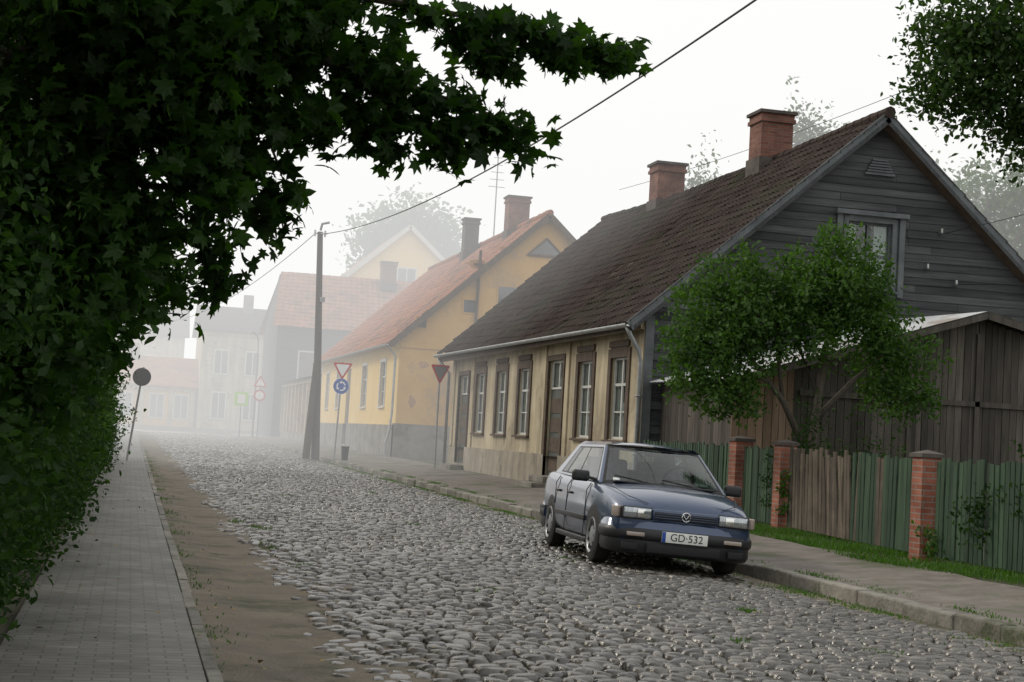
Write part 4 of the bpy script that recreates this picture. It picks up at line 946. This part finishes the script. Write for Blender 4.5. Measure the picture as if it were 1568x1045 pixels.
for s in (-1,1):
    rbox("headlamp",(-.06,.02,-.165,.165,-.058,.058),m_lamp,.018,(0,0,s*math.radians(-6)),(2.076,s*.545,.622))
    rbox("headlamp_surround",(-.07,.008,-.178,.178,-.070,.070),m_plast,.015,(0,0,s*math.radians(-6)),(2.074,s*.545,.622))
    rbox("reflector",(-.004,.004,-.05,.05,-.045,.045),m_chr,.004,(0,0,s*math.radians(-6)),(2.100,s*.50,.622))
    rbox("indicator",(-.07,.02,-.05,.05,-.06,.06),m_amb,.015,(0,0,s*math.radians(-38)),(2.025,s*.742,.622))
    rbox("bumper_lamp",(-.02,.02,-.1,.1,-.022,.022),m_amb,.008,(0,0,s*math.radians(-6)),(2.112,s*.55,.395))
    rbox("tail_lamp",(-2.17,-2.05,s*.63-.12,s*.63+.12,.62,.8),M("tail_red",(.3,.01,.01),rough=.15),.02)
    rbox("side_moulding",(-.86,.86,s*.857-.012,s*.857+.012,.44,.50),m_plast,.006)
    rbox("side_moulding_rear",(-1.95,-1.62,s*.838-.012,s*.838+.015,.44,.50),m_plast,.006)
    mbs=MB()
    for x_,z0,z1 in ((.80,.25,.90),(-.28,.25,.915),(-1.0,.56,.93)):
        mbs.box(x_-.004,x_+.004,s*.8495-.004,s*.8495+.004,z0,z1-.1);mbs.beam((x_,s*.846,z1-.1),(x_,s*.80,z1-.02),.008,.01)
    mbs.build("door_seams",[m_rub],CAR)
    for x_ in (-.12,-.82): rbox("door_handle",(x_-.09,x_+.09,s*.853-.012,s*.853+.014,.715,.745),m_plast,.01)
    rbox("mirror",(-.045,.045,-.105,.105,-.065,.065),m_plast,.035,(0,0,s*math.radians(-8)),(.76,s*.93,.955),seg=4)
    mbs=MB();mbs.beam((.78,s*.76,.92),(.77,s*.86,.945),.06,.035);mbs.build("mirror_arm",[m_plast],CAR)
    rbox("sill",(-.86,.86,s*.80-.03,s*.80+.045,.185,.25),m_plast,.015)
mb=MB()
for s in (-1,1): mb.tube([(1.15,.10+s*.28,.945),(1.12,.10+s*.28-.22,.975),(1.09,.10+s*.28-.42,1.0)],.009,5)
mb.build("wipers",[m_rub],CAR)
mb=MB()
for s in (-1,1): mb.tube([(2.03,s*.42,.735),(1.9,s*.62,.795),(1.6,s*.70,.862),(1.25,s*.74,.898)],.004,4)
mb.build("bonnet_seams",[m_rub],CAR)
rbox("cowl",(1.02,1.17,-.6,.6,.925,.948),m_plast,.01)
rbox("plate",(2.128,2.138,-.26,.26,.335,.45),M("plate_white",(.75,.75,.72),rough=.4),.004)
rbox("plate_band",(2.1385,2.141,-.258,-.218,.337,.448),m_blue,.001)
tcu=bpy.data.curves.new("plate_text","FONT");tcu.body="GD·532";tcu.size=.115;tcu.align_x='CENTER';tcu.align_y='CENTER';tcu.extrude=.001;tcu.materials.append(m_black)
to=mkobj("plate_text",tcu,CAR);to.location=(2.1405,.02,.392);to.rotation_euler=(math.pi/2,0,math.pi/2)
def lathe(mb,prof_,n,cy,sgn,mi):
    vs=[];fs=[]
    for (r,y) in prof_:
        for k in range(n):
            a=2*math.pi*k/n;vs.append((r*math.cos(a),cy+sgn*y,r*math.sin(a)))
    for i in range(len(prof_)-1):
        for k in range(n): fs.append((i*n+k,i*n+(k+1)%n,(i+1)*n+(k+1)%n,(i+1)*n+k))
    mb.add(vs,fs,mi)
for ax,nm in ((1.24,"front"),(-1.24,"rear")):
    for s in (-1,1):
        mb=MB()
        lathe(mb,[(.19,-.11),(.26,-.10),(.292,-.08),(.30,-.05),(.30,.05),(.292,.08),(.26,.10),(.205,.098),(.195,.085)],40,0,s,0)
        lathe(mb,[(.205,.098),(.20,.108),(.185,.104),(.17,.085),(.14,.082),(.07,.10),(.03,.102),(.001,.103)],40,0,s,1)
        lathe(mb,[(.19,-.10),(.001,-.10)],24,0,s,0)
        for k in range(9):
            a=2*math.pi*k/9
            mb.beam((.125*math.cos(a),s*.0935,.125*math.sin(a)),(.175*math.cos(a),s*.0935,.175*math.sin(a)),.03,.012,2,up=(0,1,0))
        o=mb.build("wheel_"+nm+("_l" if s>0 else "_r"),[m_tyre,m_rim,m_rub],CAR,True);o.location=(ax,s*.745,.30)
        try:o.data.set_sharp_from_angle(angle=math.radians(40))
        except Exception: pass
mb=MB();mb.box(-2,1.95,-.6,.6,.22,.3);mb.build("underbody",[m_rub],CAR)
head=math.radians(-90-4)
cx_,cy_=6.40,19.3
zl=gz(cx_-.8,cy_);zr=gz(cx_+.8,cy_)
CAR.location=(cx_,cy_,(zl+zr)/2+.012)
CAR.rotation_euler=(Matrix.Rotation(math.atan2(zr-zl,1.5)*-1,3,'Y')@Matrix.Rotation(head,3,'Z')).to_euler()
CAR.scale=(1.05,1.05,1.05)
# ------------------------------------------------------------------ mist
def glowing_mist(name,b,dens,col=(1.0,1.0,.985),rad=.97):
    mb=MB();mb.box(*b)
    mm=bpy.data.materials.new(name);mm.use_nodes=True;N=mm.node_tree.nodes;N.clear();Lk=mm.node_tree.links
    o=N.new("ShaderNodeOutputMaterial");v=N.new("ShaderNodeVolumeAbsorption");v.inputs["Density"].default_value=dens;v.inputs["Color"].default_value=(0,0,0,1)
    e=N.new("ShaderNodeEmission");e.inputs[0].default_value=(*col,1);e.inputs[1].default_value=dens*rad  # haze glows by itself, standing in for scattered daylight
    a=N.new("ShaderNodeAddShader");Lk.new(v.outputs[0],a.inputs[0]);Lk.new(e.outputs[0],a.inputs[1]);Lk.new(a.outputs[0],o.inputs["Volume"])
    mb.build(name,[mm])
glowing_mist("glowing_mist",(-220,220,40,520,-2,60),.0092)
# ------------------------------------------------------------------ light
az,el=math.radians(-48),math.radians(32)
w=bpy.data.worlds.new("World");S.world=w;w.use_nodes=True;N=w.node_tree.nodes;Lk=w.node_tree.links
bg=N["Background"];sky=N.new("ShaderNodeTexSky");sky.sky_type='NISHITA';sky.sun_disc=False;sky.sun_elevation=el;sky.sun_rotation=az;sky.air_density=1.5;sky.dust_density=6
Lk.new(sky.outputs[0],bg.inputs[0]);bg.inputs[1].default_value=.05
b2=N.new("ShaderNodeBackground");b2.inputs[0].default_value=(1.0,.985,.95,1);b2.inputs[1].default_value=.96
ad=N.new("ShaderNodeAddShader");Lk.new(bg.outputs[0],ad.inputs[0]);Lk.new(b2.outputs[0],ad.inputs[1]);Lk.new(ad.outputs[0],N["World Output"].inputs[0])
sl_=bpy.data.lights.new("sun","SUN");sl_.energy=2.4;sl_.angle=math.radians(12);sl_.color=(1,.94,.83)
so=bpy.data.objects.new("sun",sl_);COL.objects.link(so)
d=Vector((math.sin(az)*math.cos(el),math.cos(az)*math.cos(el),math.sin(el)));so.rotation_euler=(-d).to_track_quat('-Z','Y').to_euler()
# ------------------------------------------------------------------ camera
ca=bpy.data.cameras.new("camera");ca.sensor_width=36;ca.lens=2400/1568*36;ca.clip_end=2000;ca.clip_start=.1
co=bpy.data.objects.new("camera",ca);COL.objects.link(co)
R=Matrix.Rotation(-math.radians(13.5),3,'Z')@Matrix.Rotation(math.pi/2+math.radians(3.5),3,'X')@Matrix.Rotation(math.radians(3.3),3,'Z')
co.matrix_world=Matrix.Translation((0,0,1.42))@R.to_4x4()
S.camera=co
S.view_settings.view_transform='Standard';S.view_settings.look='None';S.view_settings.exposure=0
